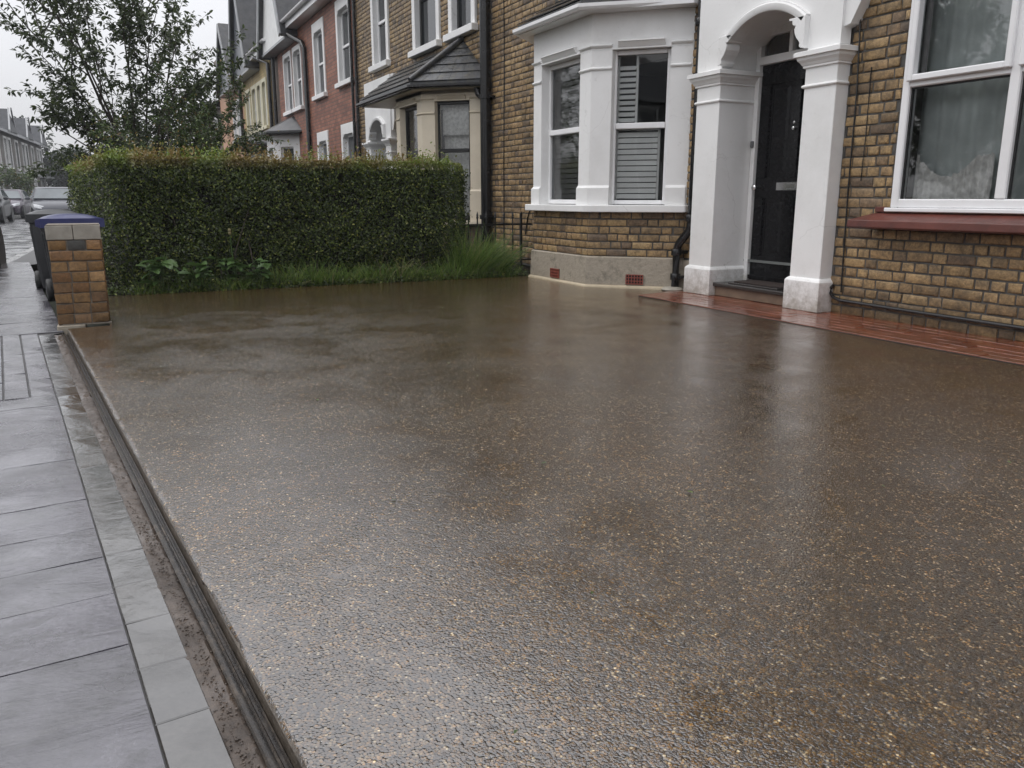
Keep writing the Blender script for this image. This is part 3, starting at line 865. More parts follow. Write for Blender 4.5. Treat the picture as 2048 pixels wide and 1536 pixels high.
# strip of red blocks in front of the houses
rb_pts = [(-5.93, 4.255), (1.6, 4.24), (1.6, 4.93), (-5.93, 4.93)]
rb = sheet('paved_border', rb_pts, .004, M['joint'], .06)
for r_ in range(7):
    y0 = 4.257 + r_ * .0965
    off = (r_ % 2) * .1
    for k in range(38):
        x0 = -5.92 + k * .2 - off
        x1 = x0 + .197
        x0 = max(x0, -5.925 + (0 if r_ == 0 else 0)); 
        if x1 - x0 < .03 or x0 > -1.2: continue
        y1 = min(y0 + .094, 4.93)
        if y1 - y0 < .03: continue
        m_ = MB(); dz = rnd.uniform(0, .003)
        m_.box(x0, x1, y0, y1, -.02, .008 + dz)
        m_.build('block', M['redblock'], rb, bevel=.0015)
# the border's tapering end beside the bay
tb = MB(); tb.prism([(-6.06, 4.73), (-5.93, 4.26), (-5.928, 4.93), (-6.02, 4.93)], -.02, .0095)
tb.build('block', M['redblock'], rb, bevel=.003)

sheet('garden_soil', [(-8.052, -.06), (-8.052, 4.9), (-60, 4.9), (-60, .9), (-30, .2), (-13.5, -.5)], -.012, M['soil'], .2)


# ================================================================== BRICKS
COURSE = .0718
def brick_mesh(L_, hgt, dep, seed, mat, bev=.0105):
    r = random.Random(seed)
    bm = bmesh.new()
    bmesh.ops.create_cube(bm, size=1)
    for v in bm.verts:
        v.co.x *= L_; v.co.y *= dep; v.co.z *= hgt
    ed = [e for e in bm.edges if all(v.co.y < 0 for v in e.verts)]
    bmesh.ops.bevel(bm, geom=ed, offset=bev, segments=2, profile=.55, affect='EDGES')
    fr_ = [f for f in bm.faces if f.calc_center_median().y > 0 and f.normal.y > .9]
    bmesh.ops.delete(bm, geom=fr_, context='FACES')
    for v in bm.verts:
        if v.co.y < dep * .3:
            v.co.x += r.uniform(-.0035, .0035); v.co.z += r.uniform(-.003, .003); v.co.y += r.uniform(-.0022, .0022)
    me = bpy.data.meshes.new('brick')
    bm.to_mesh(me); bm.free()
    for p in me.polygons: p.use_smooth = True
    me.set_sharp_from_angle(angle=R(50))
    me.materials.append(mat)
    return me

_bm_cache = {}
def brick_mesh_for(L_, mat):
    key = (round(L_, 3), mat.name)
    if key not in _bm_cache:
        _bm_cache[key] = [brick_mesh(L_ - .002, .060, .05, int(L_ * 1000) * 7 + i, mat) for i in range(5)]
    return rnd.choice(_bm_cache[key])


def lay_bricks(Mx, s0, s1, z0, z1, holes, start=0):
    """Flemish-like bond in local wall coordinates -> list of (matrix, length)"""
    out = []
    k = 0
    z = z0
    while z + COURSE * .6 < z1:
        s = s0 - (0 if (k + start) % 2 else .17) - rnd.uniform(0, .02)
        i = k % 2
        while s < s1:
            L_ = .19 if i % 2 == 0 else .094
            if rnd.random() < (.22 if L_ > .15 else .12): L_ = .094 if L_ > .15 else .19
            a, b = max(s, s0), min(s + L_, s1)
            s += L_ + .0095; i += 1
            ln = b - a
            if ln < .025: continue
            zc = z + COURSE / 2
            segs = [(a, b)]
            for h in holes:
                if h[2] < zc < h[3]:
                    ns_ = []
                    for p, q in segs:
                        if h[1] <= p or h[0] >= q: ns_.append((p, q)); continue
                        if h[0] - p > .03: ns_.append((p, h[0] - .004))
                        if q - h[1] > .03: ns_.append((h[1] + .004, q))
                    segs = ns_
            for p, q in segs:
                ln = q - p
                ln = min((.19, .094, .14, .07, .045, .03), key=lambda c: abs(c - ln))
                c = (p + q) / 2
                out.append((Mx @ Matrix.Translation((c, .025 - rnd.uniform(.001, .005), zc)) @ Matrix.Rotation(rnd.uniform(-.006, .006), 4, 'Y'), ln))
        z += COURSE; k += 1
    return out


def place_bricks(parent, bricks, mat, limit=300, stuff_parent=None):
    """the first `limit` as pieces of their own, the rest joined"""
    for Mx, ln in bricks[:limit]:
        o = bpy.data.objects.new('brick', brick_mesh_for(ln, mat))
        COL.objects.link(o)
        o.parent = parent
        o.matrix_local = Mx
    rest = bricks[limit:]
    if rest:
        V, Fc = [], []
        for Mx, ln in rest:
            me = brick_mesh_for(ln, mat)
            b = len(V)
            V += [tuple(Mx @ v.co) for v in me.vertices]
            Fc += [tuple(b + i for i in p.vertices) for p in me.polygons]
        m_ = bpy.data.meshes.new('brickwork'); m_.from_pydata(V, [], Fc)
        for p in m_.polygons: p.use_smooth = True
        m_.set_sharp_from_angle(angle=R(50))
        o = link('brickwork', m_, mat, stuff_parent or parent)
        o['kind'] = 'stuff'


def seen_size(b):
    """how large a brick shows: nearer is larger"""
    p = b[0].translation
    return p.x ** 2 + p.y ** 2


# ================================================================== WINDOWS
def sash(par, Mx, s0, s1, z0, z1, rec, fw=.045, rail_z=None, mat='pvc', glass='glass', mull=(), name='window', topw=None):
    """a framed window in an opening; returns the frame part, panes are its children (or siblings when par is already a part)"""
    mb = MB(Mx)
    d = .06
    mb.box(s0, s0 + fw, rec, rec + d, z0, z1); mb.box(s1 - fw, s1, rec, rec + d, z0, z1)
    mb.box(s0 + fw, s1 - fw, rec, rec + d, z0, z0 + fw); mb.box(s0 + fw, s1 - fw, rec, rec + d, z1 - (topw or fw), z1)
    zs = [(z0 + fw, z1 - (topw or fw))]
    if rail_z:
        mb.box(s0 + fw, s1 - fw, rec - .012, rec + d - .012, rail_z - .027, rail_z + .027)
        zs = [(z0 + fw, rail_z - .027), (rail_z + .027, z1 - (topw or fw))]
    ms = [s0 + fw] + [x for m in mull for x in (m - .033, m + .033)] + [s1 - fw]
    for m in mull:
        mb.box(m - .033, m + .033, rec - .004, rec + d - .004, z0 + fw, z1 - fw)
    fo = mb.build(name, M[mat], par, bevel=.006)
    sub = fo if par.type == 'EMPTY' else par
    for a, b in zip(ms[0::2], ms[1::2]):
        for za, zb in zs:
            g = MB(Mx); g.box(a, b, rec + .03, rec + .036, za, zb)
            g.build('pane', M[glass], sub)
    return fo


# ================================================================== HOUSES: shared pieces
FY = 4.92                # the street front of the terrace
FM = frame((0, FY), (1, 0))   # local x = world x, local y = depth


def pitched_roof(root, x0, x1, mat, eave=5.18, ridge=7.7, y0=None, y1=12.8, fascia='pvc', over=.28, gx=None):
    y0 = FY - over if y0 is None else y0
    ym = (y0 + y1) / 2
    mb = MB()
    th = .09
    mb.prism([(y0, eave), (ym, ridge), (y1, eave), (y1, eave + th), (ym, ridge + th), (y0, eave + th)][::-1], x0, x1, axis='x')
    ro = mb.build('roof', mat, root)
    if gx: x0 = gx
    g = MB(); g.box(x0, x1, y0 - .005, y0 + .02, eave - .15, eave + .03)
    g.box(x0, x1, y0 + .02, FY - .002, eave - .15, eave - .13)
    g.build('fascia', M[fascia], ro)
    gt = MB()
    prof = []
    for k in range(7):
        a = math.pi + math.pi * k / 6
        prof.append((y0 - .065 + .058 * math.cos(a), eave + .03 + .058 * math.sin(a)))
    prof += [(y0 - .02, eave + .04), (y0 - .11, eave + .04)][::1]
    gt.prism(prof, x0 + .01, x1 - .01, axis='x')
    gt.build('gutter', M[fascia], ro)
    return ro


def shell(root, x0, x1, mat, top=5.2):
    mb = MB()
    mb.box(x0, x0 + .2, FY + .252, 12.5, 0, top); mb.box(x1 - .2, x1, FY + .252, 12.5, 0, top)
    mb.box(x0 + .2, x1 - .2, 12.3, 12.5, 0, top)
    mb.build('party_wall', mat, root)


def slates_on(parent, A, B, C_, D, rows, width, mat, th=.009, name='slate'):
    """slates on the roof face A-B (eave) to C_-D (top); C_ above A"""
    A, B, C_, D = map(Vector, (A, B, C_, D))
    nrm = (B - A).cross(C_ - A).normalized()
    if nrm.z < 0: nrm = -nrm
    for i in range(rows):
        f0, f1 = i / rows, min(1.0, (i + 1.28) / rows)
        L0, R0 = A.lerp(C_, f0), B.lerp(D, f0)
        L1, R1 = A.lerp(C_, f1), B.lerp(D, f1)
        wid = max((R0 - L0).length, .02)
        n = max(1, round(wid / width))
        off = .5 if i % 2 else 0
        cuts = sorted({0.0, 1.0} | {min(1, max(0, (k + off) / n)) for k in range(n + 1)})
        for a, b in zip(cuts[:-1], cuts[1:]):
            if (b - a) * wid < .03: continue
            g = .0025 / wid
            lift = nrm * (th + .011 + rnd.uniform(0, .003)); lo = nrm * .004
            p0 = L0.lerp(R0, a + g); p1 = L0.lerp(R0, b - g); p2 = L1.lerp(R1, b - g); p3 = L1.lerp(R1, a + g)
            m_ = MB()
            m_.hexa([p0 + lift - nrm * th, p1 + lift - nrm * th, p2 + lo - nrm * .003, p3 + lo - nrm * .003, p0 + lift, p1 + lift, p2 + lo, p3 + lo])
            m_.build(name, mat, parent, bevel=0)


def downpipe(root, path, r, mat='blackpipe', collars=()):
    mb = MB(); mb.tube(path, r, n=12)
    for (x, y, z) in collars:
        mb.lathe([(r * 1.22, -.03), (r * 1.3, -.026), (r * 1.3, .026), (r * 1.22, .03)], 14, Matrix.Translation((x, y, z)))
        mb.box(x - r * 1.7, x + r * 1.7, y + r * .2, min(y + r + .05, FY + .01), z - .012, z + .012)
    return mb.build('downpipe', M[mat], root, smooth=True)


def plan_bay(xl, xr, proj):
    """canted bay: wall - front - front - wall, going left to right"""
    return [(xl - proj, FY), (xl, FY - proj), (xr, FY - proj), (xr + proj, FY)]


def poly_prism(mb, pts, off, z0, z1):
    q = offset_line(pts, off)
    q = [(q[0][0], FY + .01)] + q + [(q[-1][0], FY + .01)] if abs(q[0][1] - FY) > .012 else q
    mb.prism(q, z0, z1)


# ================================================================== DOORWAY
def portal(root, dx, white='white', detail=True):
    """white columns, corbelled arch and recessed door; dx shifts it along the front"""
    X = lambda x: x + dx
    yb = 5.22
    for cx0, cx1, inner in ((-5.92, -5.62, 1), (-4.68, -4.38, -1)):
        pl = [(X(cx0), FY + .01), (X(cx0), 4.80), (X(cx1), 4.80), (X(cx1), yb)] if inner == 1 else [(X(cx0), yb), (X(cx0), 4.80), (X(cx1), 4.80), (X(cx1), FY + .01)]
        col = MB(); col.box(X(cx0), X(cx1), 4.80, yb, .012, 1.93)
        co = col.build('column', M[white], root, bevel=.004)
        b = MB(); b.wrap(pl, [(.0, .011), (.026, .011), (.026, .235), (.016, .25), (.002, .262)]); b.build('column_base', M[white], co, bevel=.002)
        b = MB(); b.wrap(pl, [(.002, 1.655), (.012, 1.66), (.016, 1.668), (.012, 1.677), (.002, 1.683)]); b.build('band', M[white], co)
        b = MB(); b.wrap(pl, [(.002, 1.795), (.014, 1.80), (.014, 1.812), (.02, 1.818), (.03, 1.835), (.045, 1.852), (.05, 1.868), (.05, 1.874), (.066, 1.877), (.066, 1.908), (.05, 1.914), (.0, 1.918)])
        b.build('capital', M[white], co)
    # panel above, cut by the arch
    cxm, hw, zs, rise = X(-5.11), .385, 2.125, .145
    Rr = (hw * hw + rise * rise) / (2 * rise)
    def arch(x):
        u = x - cxm
        return zs - (Rr - rise) + math.sqrt(max(Rr * Rr - u * u, 0))
    mb = MB()
    top = 3.0
    xl, xr = X(-5.935), X(-4.38)
    y0, y1 = 4.805, yb
    ym = y0 + .1
    jl, jr = X(-5.62), X(-4.68)
    mb.box(xl, jl, y0, ym, 1.93, top); mb.box(jr, xr, y0, ym, 1.93, top)
    mb.box(jl, cxm - hw, y0, ym, zs, top); mb.box(cxm + hw, jr, y0, ym, zs, top)
    n = 20
    for i in range(n):
        a, b_ = cxm - hw + 2 * hw * i / n, cxm - hw + 2 * hw * (i + 1) / n
        mb.hexa([(a, y0, arch(a)), (b_, y0, arch(b_)), (b_, ym, arch(b_)), (a, ym, arch(a)), (a, y0, top), (b_, y0, top), (b_, ym, top), (a, ym, top)])
    # the deep soffit behind springs straight from the reveals
    cx2, hw2, zs2, rise2 = (jl + jr) / 2, (jr - jl) / 2, 2.07, .2
    R2 = (hw2 * hw2 + rise2 * rise2) / (2 * rise2)
    def arch2(x):
        return zs2 - (R2 - rise2) + math.sqrt(max(R2 * R2 - (x - cx2) ** 2, 0))
    sf = MB()
    sf.box(xl + .03, jl, ym + .0, y1, 1.93, 2.6); sf.box(jr, xr - .03, ym, y1, 1.93, 2.6)
    for i in range(n):
        a, b_ = jl + 2 * hw2 * i / n, jl + 2 * hw2 * (i + 1) / n
        sf.hexa([(a, ym, arch2(a)), (b_, ym, arch2(b_)), (b_, y1, arch2(b_)), (a, y1, arch2(a)), (a, ym, 2.6), (b_, ym, 2.6), (b_, y1, 2.6), (a, y1, 2.6)])
    # shoulder on the right where the hood returns to the brickwork
    mb.prism([(xr - .01, 2.04), (xr + .055, 2.055), (xr + .135, 2.2), (xr + .135, top), (xr - .01, top)], 4.83, FY + .01, axis='y')
    def fuse(mb, name, parent):
        bm_ = bmesh.new(); me = bpy.data.meshes.new(name); me.from_pydata(mb.v, [], mb.f); bm_.from_mesh(me)
        bmesh.ops.remove_doubles(bm_, verts=bm_.verts, dist=.0004)
        bm_.verts.index_update()
        seen_ = {}
        for f in list(bm_.faces):
            k = tuple(sorted(v.index for v in f.verts)); seen_.setdefault(k, []).append(f)
        bmesh.ops.delete(bm_, geom=[f for fs in seen_.values() if len(fs) > 1 for f in fs], context='FACES_ONLY')
        bmesh.ops.recalc_face_normals(bm_, faces=bm_.faces)
        bm_.to_mesh(me); bm_.free()
        return link(name, me, M[white], parent)
    pan = fuse(mb, 'arch_panel', root)
    fuse(sf, 'soffit', pan)
    # hood mould on the arch
    hm = MB(); prof = [(.0, 0), (.0, .042), (.012, .05), (.05, .05), (.062, .036), (.068, .036), (.068, 0)]
    vs_, fs_ = [], []
    nn = 28
    a_max = math.asin(hw / Rr)
    for i in range(nn + 1):
        a = -a_max * 1.0 + 2 * a_max * i / nn
        for o, pr in prof:
            rr = Rr + o
            vs_.append((cxm + rr * math.sin(a), y0 - pr, zs - (Rr - rise) + rr * math.cos(a)))
    k_ = len(prof)
    for i in range(nn):
        for j in range(k_ - 1):
            fs_.append((i * k_ + j, i * k_ + j + 1, (i + 1) * k_ + j + 1, (i + 1) * k_ + j))
    fs_ += [tuple(range(k_)), tuple(nn * k_ + j for j in range(k_))[::-1]]
    hm.add(vs_, fs_); hm.build('hood_mould', M[white], pan, smooth=True)
    # scrolled corbels carrying the arch
    prof = [(0, -.175), (.03, -.17), (.045, -.155), (.04, -.135), (.05, -.12), (.075, -.095), (.095, -.06), (.1, -.03), (.09, -.008), (.115, -.004), (.125, .012), (.125, .03), (.155, .034), (.16, .05), (0, .05)]
    for s, xe in ((1, X(-5.62)), (-1, X(-4.68))):
        cb = MB()
        pp = [(xe + s * u * 1.0, zs - .01 + w) for u, w in prof]
        if s < 0: pp = pp[::-1]
        cb.prism(pp, y0 - .05, y0 + .098, axis='y')
        cb.build('corbel', M[white], pan, bevel=.003)
    # door and its frame
    dy = 5.205
    fl, fr_ = X(-5.615), X(-4.685)
    mb = MB()
    mb.box(fl, fl + .05, dy - .03, dy + .07, .13, 2.3); mb.box(fr_ - .05, fr_, dy - .03, dy + .07, .13, 2.3)
    mb.box(fl + .05, fr_ - .05, dy - .035, dy + .07, 1.965, 2.03); mb.box(fl + .05, fr_ - .05, dy - .03, dy + .07, 2.19, 2.3)
    mb.box((fl + fr_) / 2 - .1, (fl + fr_) / 2 - .06, dy - .028, dy + .06, 2.03, 2.19)
    mb.prism([(fl + .05, 2.19), (fl + .05, 2.15), (fl + .09, 2.19)], dy - .029, dy + .06, axis='y')
    dfr = mb.build('door_frame', M[white], root, bevel=.005)
    mb = MB(); mb.box(fl + .05, fr_ - .05, dy + .015, dy + .021, 2.03, 2.19); mb.build('fanlight_pane', M['glass'], dfr)
    a, b_ = fl + .054, fr_ - .054
    mb = MB(); yd = dy + .0
    mb.box(a, b_, yd + .018, yd + .05, .14, 1.962)
    st = .105
    mid = (a + b_) / 2
    rails = [(.14, .36), (.86, 1.03), (1.80, 1.962)]
    for z0, z1 in rails: mb.box(a, b_, yd, yd + .02, z0, z1)
    for z0, z1 in ((.36, .86), (1.03, 1.80)):
        mb.box(a, a + st, yd, yd + .02, z0, z1); mb.box(b_ - st, b_, yd, yd + .02, z0, z1); mb.box(mid - .05, mid + .05, yd, yd + .02, z0, z1)
        for p, q in ((a + st, mid - .05), (mid + .05, b_ - st)):
            mb.hexa([(p + .03, yd + .018, z0 + .03), (q - .03, yd + .018, z0 + .03), (q - .03, yd + .019, z1 - .03), (p + .03, yd + .019, z1 - .03),
                     (p + .055, yd + .006, z0 + .055), (q - .055, yd + .006, z0 + .055), (q - .055, yd + .006, z1 - .055), (p + .055, yd + .006, z1 - .055)])
    mb.box(a, b_, yd - .022, yd + .001, .15, .185)      # weather bar
    door = mb.build('door', M['door'], root, bevel=.003)
    if detail:
        mb = MB(); mb.box(mid - .15, mid + .09, yd - .008, yd + .001, .925, .99); mb.box(mid - .03, mid + .075, yd - .014, yd - .008, .937, .978)
        mb.build('letterbox', M['chrome'], door, bevel=.003)
        mb = MB(); mb.lathe([(.012, 0), (.012, .03), (.024, .045), (.026, .06), (.016, .07)], 14, Matrix.Translation((a + .045, yd, .95)) @ Matrix.Rotation(R(90), 4, 'X'))
        mb.build('knob', M['chrome'], door, smooth=True)
        mb = MB(); mb.lathe([(.011, 0), (.011, .012), (.006, .014)], 12, Matrix.Translation((mid + .005, yd, 1.47)) @ Matrix.Rotation(R(90), 4, 'X'))
        mb.lathe([(.014, 0), (.014, .02), (.008, .024)], 12, Matrix.Translation((mid + .005, yd, 1.425)) @ Matrix.Rotation(R(90), 4, 'X'))
        mb.build('lock', M['chrome'], door, smooth=True)
        mb = MB(); mb.box(fl + .012, fl + .04, dy - .05, dy - .029, 1.29, 1.345); mb.build('doorbell', M['lead'], dfr, bevel=.004)
    # step
    mb = MB(); mb.box(X(-5.618), X(-4.682), 4.845, 5.25, .011, .095)
    stp = mb.build('step', M['riser'], root, bevel=.004)
    mb = MB(); mb.box(X(-5.617), X(-4.683), 4.818, 5.25, .095, .128); mb.build('step_slab', M['steptop'], stp, bevel=.008, seg=2)
    return door


# ================================================================== THE HOUSE WITH THE BLACK DOOR
def bay(root, xl, xr, proj, paint='white', detail=True, base='brick', zsill=(.727, .793), ztop=2.52, brick=None, glassname='glass', framemat='pvc'):
    P = plan_bay(xl, xr, proj)
    LN = proj * math.sqrt(2)
    Fm = frame((xl, FY - proj), (1, 0)); Cm = frame((xr, FY - proj), (1, 1)); Lm = frame((xl - proj, FY), (1, -1))
    W = xr - xl
    body = MB()
    zs1 = zsill[1]
    pw = .17 if detail else .18     # pilaster width on the front, ~.2 on the cants
    zh = 2.2
    th = .13
    # posts: left (front+cant), right corner, wall ends - closed prisms so no seams show
    def post(pts): body.prism(pts, zs1, zh)
    i = offset_line(P, -th)
    def along(a, b, t): return (a[0] + (b[0] - a[0]) * t, a[1] + (b[1] - a[1]) * t)
    c = .2
    for k, (A, B) in enumerate(((P[1], P[2]), )):
        pass
    f0, f1 = pw / W, 1 - .2 / W
    ci, cl = c / LN, (LN - .2) / LN
    post([along(P[0], P[1], 1 - ci), P[1], along(P[1], P[2], f0), along(i[1], i[2], f0), i[1], along(i[0], i[1], 1 - ci)])
    post([along(P[1], P[2], f1), P[2], along(P[2], P[3], ci), along(i[2], i[3], ci), i[2], along(i[1], i[2], f1)])
    post([along(P[2], P[3], cl), P[3], (P[3][0] - .02, FY + .12), along(i[2], i[3], cl)])
    post([(P[0][0] + .02, FY + .12), P[0], along(P[0], P[1], 1 - cl), along(i[0], i[1], 1 - cl)])
    bo = body.build('bay_window', M[paint], root, bevel=.003)
    # frieze, a hollow band above the openings
    fz = MB()
    fz.prism(P + [(P[3][0], FY + .2), (P[0][0], FY + .2)], zh + .001, ztop)
    fz.build('frieze', M[paint], bo)
    # window frames and glass
    sash(bo, Fm, f0 * W - .003, f1 * W + .003, zs1 + .006, zh - .002, .085, rail_z=1.525, mat=framemat, name='sash_frame', glass=glassname)
    sash(bo, Cm, c - .003, LN - .197, zs1 + .006, zh - .002, .06, fw=.04, rail_z=1.525, mat=framemat, name='sash_frame', glass=glassname)
    sash(bo, Lm, .197, LN - c + .003, zs1 + .006, zh - .002, .06, fw=.04, rail_z=1.525, mat=framemat, name='sash_frame', glass=glassname)
    # sill
    sb = MB(); sb.prism(offset_line(P, .085) + [(P[3][0] + .05, FY + .05), (P[0][0] - .05, FY + .05)], zsill[0], zs1)
    sb.build('sill', M[paint], bo, bevel=.006)
    # mouldings wrapped round each pilaster
    corner = [along(P[1], P[2], f1), P[2], along(P[2], P[3], ci)]
    leftc = [along(P[0], P[1], 1 - ci), P[1], along(P[1], P[2], f0)]
    rightp = [along(P[2], P[3], cl), along(P[2], P[3], .985)]
    for k, pl in enumerate((leftc, corner, rightp)):
        m_ = MB(); m_.wrap(pl, [(.001, zs1 + .001), (.022, zs1 + .001), (.022, .955), (.013, .962), (.002, .978)]); m_.build('pilaster_base', M[paint], bo)
        if detail:
            m_ = MB(); m_.wrap(pl, [(.001, 2.022), (.01, 2.026), (.017, 2.036), (.017, 2.043), (.008, 2.05), (.001, 2.054)]); m_.build('pilaster_band', M[paint], bo)
            m_ = MB(); m_.wrap(pl, [(.001, 2.215), (.008, 2.222), (.016, 2.228), (.022, 2.236), (.022, 2.244), (.001, 2.25)]); m_.build('pilaster_cap', M[paint], bo)
    # raised label over each opening, with stepped ends
    if detail:
        for Mx, a, b in ((Fm, f0 * W, f1 * W), (Cm, c, LN - .2)):
            m_ = MB(Mx)
            m_.hexa([(a + .0, -.012, 2.2), (b, -.012, 2.2), (b, .02, 2.2), (a, .02, 2.2), (a + .0, -.012, 2.215), (b, -.012, 2.215), (b, .02, 2.215), (a, .02, 2.215)])
            m_.hexa([(a + .05, -.014, 2.215), (b - .05, -.014, 2.215), (b - .05, .02, 2.215), (a + .05, .02, 2.215), (a + .06, -.045, 2.262), (b - .06, -.045, 2.262), (b - .06, .02, 2.262), (a + .06, .02, 2.262)])
            m_.hexa([(a + .057, -.05, 2.262), (b - .057, -.05, 2.262), (b - .057, .02, 2.262), (a + .057, .02, 2.262), (a + .062, -.03, 2.276), (b - .062, -.03, 2.276), (b - .062, .02, 2.276), (a + .062, .02, 2.276)])
            m_.build('window_label', M[paint], bo)
    return bo, P, Fm, Cm, Lm, W, LN


def bay_roof(root, eaveP, z0, topL, topR, z1, slatemat, gut='pvc', rows=5, gr=.045, slates=True):
    """hipped lean-to on the plan line eaveP (left to right)"""
    y = FY + .005
    n = len(eaveP)
    tops = [(topL, y, z1)] * (n // 2) + [(topR, y, z1)] * (n - n // 2)
    mb = MB()
    ev = [(p[0], p[1], z0) for p in eaveP]
    lo = [(p[0], p[1], z0 - .034) for p in eaveP]
    v = ev + [(topL, y, z1), (topR, y, z1)] + lo
    f = []
    fl, frr = n, n + 1
    for k in range(n - 1):
        if k < (n - 1) / 2 - .6: f.append((k, k + 1, fl))
        elif k > (n - 1) / 2 - .4: f.append((k, k + 1, frr))
        else: f.append((k, k + 1, frr, fl))
        f.append((k + 1, k, n + 2 + k, n + 3 + k))
    f.append(tuple(n + 2 + k for k in range(n))[::-1])
    mb.add(v, f)
    ro = mb.build('bay_roof', slatemat, root)
    if slates:
        for k in range(n - 1):
            A, B = ev[k], ev[k + 1]
            if k < (n - 1) / 2 - .6: continue
            elif k > (n - 1) / 2 - .4: slates_on(ro, A, B, (topR - .02, y, z1), (topR + .02, y, z1), rows, .19, slatemat)
            else: slates_on(ro, A, B, (topL, y, z1), (topR, y, z1), rows, .26, slatemat)
        # hip ridge
        m_ = MB(); m_.tube([(eaveP[n - 2][0], eaveP[n - 2][1], z0 + .03), (topR, y - .02, z1 + .03)], .045, n=10)
        m_.build('hip_tile', slatemat, ro, smooth=True)
    # gutter
    g = MB()
    path = offset_line(eaveP, gr * .6)
    for a, b in zip(path[:-1], path[1:]):
        pass
    prof = [(-.02, z0 - .05), (-.01, z0 - .075), (.01, z0 - .088), (.035, z0 - .084), (.05, z0 - .065), (.05, z0 - .036), (-.02, z0 - .036)]
    g.wrap(eaveP, [(o, z) for o, z in prof])
    g.build('gutter', M[gut], ro)
    return ro


def louvres(par, Mx, s0, s1, z0, z1, pitch, y, tilt, mat='shutter'):
    w = s1 - s0
    mesh = None
    n = int((z1 - z0) / pitch)
    for i in range(n):
        zc = z0 + (i + .5) * pitch
        if mesh is None:
            m_ = MB(Matrix.Rotation(R(tilt), 4, 'X')); m_.box(-w / 2, w / 2, -.004, .004, -pitch * .44, pitch * .44)
            o = m_.build('slat', M[mat], par, bevel=.002); mesh = o.data
        else:
            o = bpy.data.objects.new('slat', mesh); COL.objects.link(o); o.parent = par
        o.matrix_local = Mx @ Matrix.Translation(((s0 + s1) / 2, y, zc)) @ Matrix.Rotation(rnd.uniform(-.02, .02), 4, 'X')


H1 = empty('terraced_house', (-7.4, FY, 0), 'brown brick terraced house with white bay window and white columned porch with black door', 'house', 'terraced houses on the near side')
x0, x1 = -10.44, -4.36
wall = MB()
openings = [(-8.35, -6.45, .8, 2.22), (-5.74, -4.56, 0, 2.4)]
holes_boxes(wall, x0, x1, 0, 5.2, FY + .006, FY + .25, openings)
w1 = wall.build('wall', M['mortar'], H1)
# bricks: plinth of the bay, strip beside the porch, then the pier of wall left of the bay
bk = []
XL, XR, PJ = -7.95, -6.81, .665
P1 = plan_bay(XL, XR, PJ)
Fm1 = frame((XL, FY - PJ), (1, 0)); Cm1 = frame((XR, FY - PJ), (1, 1))
bl = lay_bricks(Fm1, .004, XR - XL - .003, .302, .727, [])
bc = lay_bricks(Cm1, .004, PJ * math.sqrt(2) - .01, .302, .727, [], 1)
bs = lay_bricks(FM, -6.17, -5.93, .30, 3.0, [])
bw = lay_bricks(FM, -10.42, -8.62, .02, 3.7, [(-8.7, -6, 2.4, 3.3)])
bw.sort(key=lambda b: 0 if (b[0].translation.x < -9.0 and b[0].translation.z < 3.35) else 1)
bk = bl + bc + bs + bw
place_bricks(w1, bk, M['stock'], 300, H1)
# the rest of the front, above the picture
up = MB(); up.box(-8.6, -4.36, FY - .002, FY + .01, 3.02, 5.2); up.box(x0, -8.62, FY - .002, FY + .01, 3.72, 5.2)
up.build('upper_wall', M['stocktex'], H1)
shell(H1, x0, x1, M['room'])
pitched_roof(H1, x0, x1, M['slate'])
m_ = MB(); m_.box(x0 + .2, x1 - .2, FY + .26, FY + 3.4, .3, .32); m_.box(-6.1, -6.0, FY + .25, FY + 3.4, .3, 2.6); m_.box(x0 + .2, -6.1, FY + 3.3, FY + 3.4, .3, 2.6); m_.box(x0 + .2, x1 - .2, FY + .26, FY + 3.4, 2.6, 2.65)
m_.build('front_room', M['room'], H1)

bo1, P1, Fm1, Cm1, Lm1, W1, LN1 = bay(H1, XL, XR, PJ)
# brick apron core and rendered plinth
m_ = MB(); m_.prism(offset_line(P1, -.007) + [(P1[3][0], FY + .05), (P1[0][0], FY + .05)], .28, .726); m_.build('apron', M['mortar'], bo1)
m_ = MB(); m_.wrap(offset_line(P1, -.01), [(.0, -.03), (.035, -.03), (.034, .1), (.03, .2), (.026, .29), (.012, .302), (0, .303)])
# a little unevenness in the old render
pl = m_.build('plinth', M['stone'], bo1)
m_ = MB(); m_.wrap(offset_line(P1, .024), [(.0, -.02), (.028, -.02), (.022, .012), (.008, .024), (0, .026)]); m_.build('mortar_fillet', M['fillet'], bo1)
# plinth of the wall between bay and porch
m_ = MB(); m_.box(-6.2, -5.93, FY - .02, FY + .01, -.02, .285); m_.build('plinth', M['stone'], H1, bevel=.006)
# air bricks
def air_brick(par, Mx, s0, z0, w, h):
    m_ = MB(Mx)
    m_.box(s0, s0 + w, -.002, .02, z0, z0 + h)
    vo = m_.build('air_brick', M['terracotta'], par)
    # grid of small square holes: a frame standing proud of a dark back
    m2 = MB(Mx); nx, nz = 6, 3
    bw_, bh = w / nx, h / nz
    for i in range(nx + 1):
        a = s0 + i * bw_ - .004 if 0 < i < nx else (s0 if i == 0 else s0 + w - .008)
        m2.box(a, a + .008, -.012, .0, z0, z0 + h)
    for k in range(nz + 1):
        a = z0 + k * bh - .004 if 0 < k < nz else (z0 if k == 0 else z0 + h - .008)
        for i in range(nx):
            m2.box(s0 + i * bw_ + .0041, s0 + (i + 1) * bw_ - .0041, -.0115, .0, a, a + .008)
    m2.build('air_brick_grid', M['terracotta'], par)
    vo.data.materials[0] = M['dark']
    return vo
air_brick(bo1, frame((XL, FY - PJ - .026), (1, 0)), .46, .04, .18, .095)
air_brick(bo1, frame((XR + .018, FY - PJ - .018), (1, 1)), .395, .04, .17, .095)
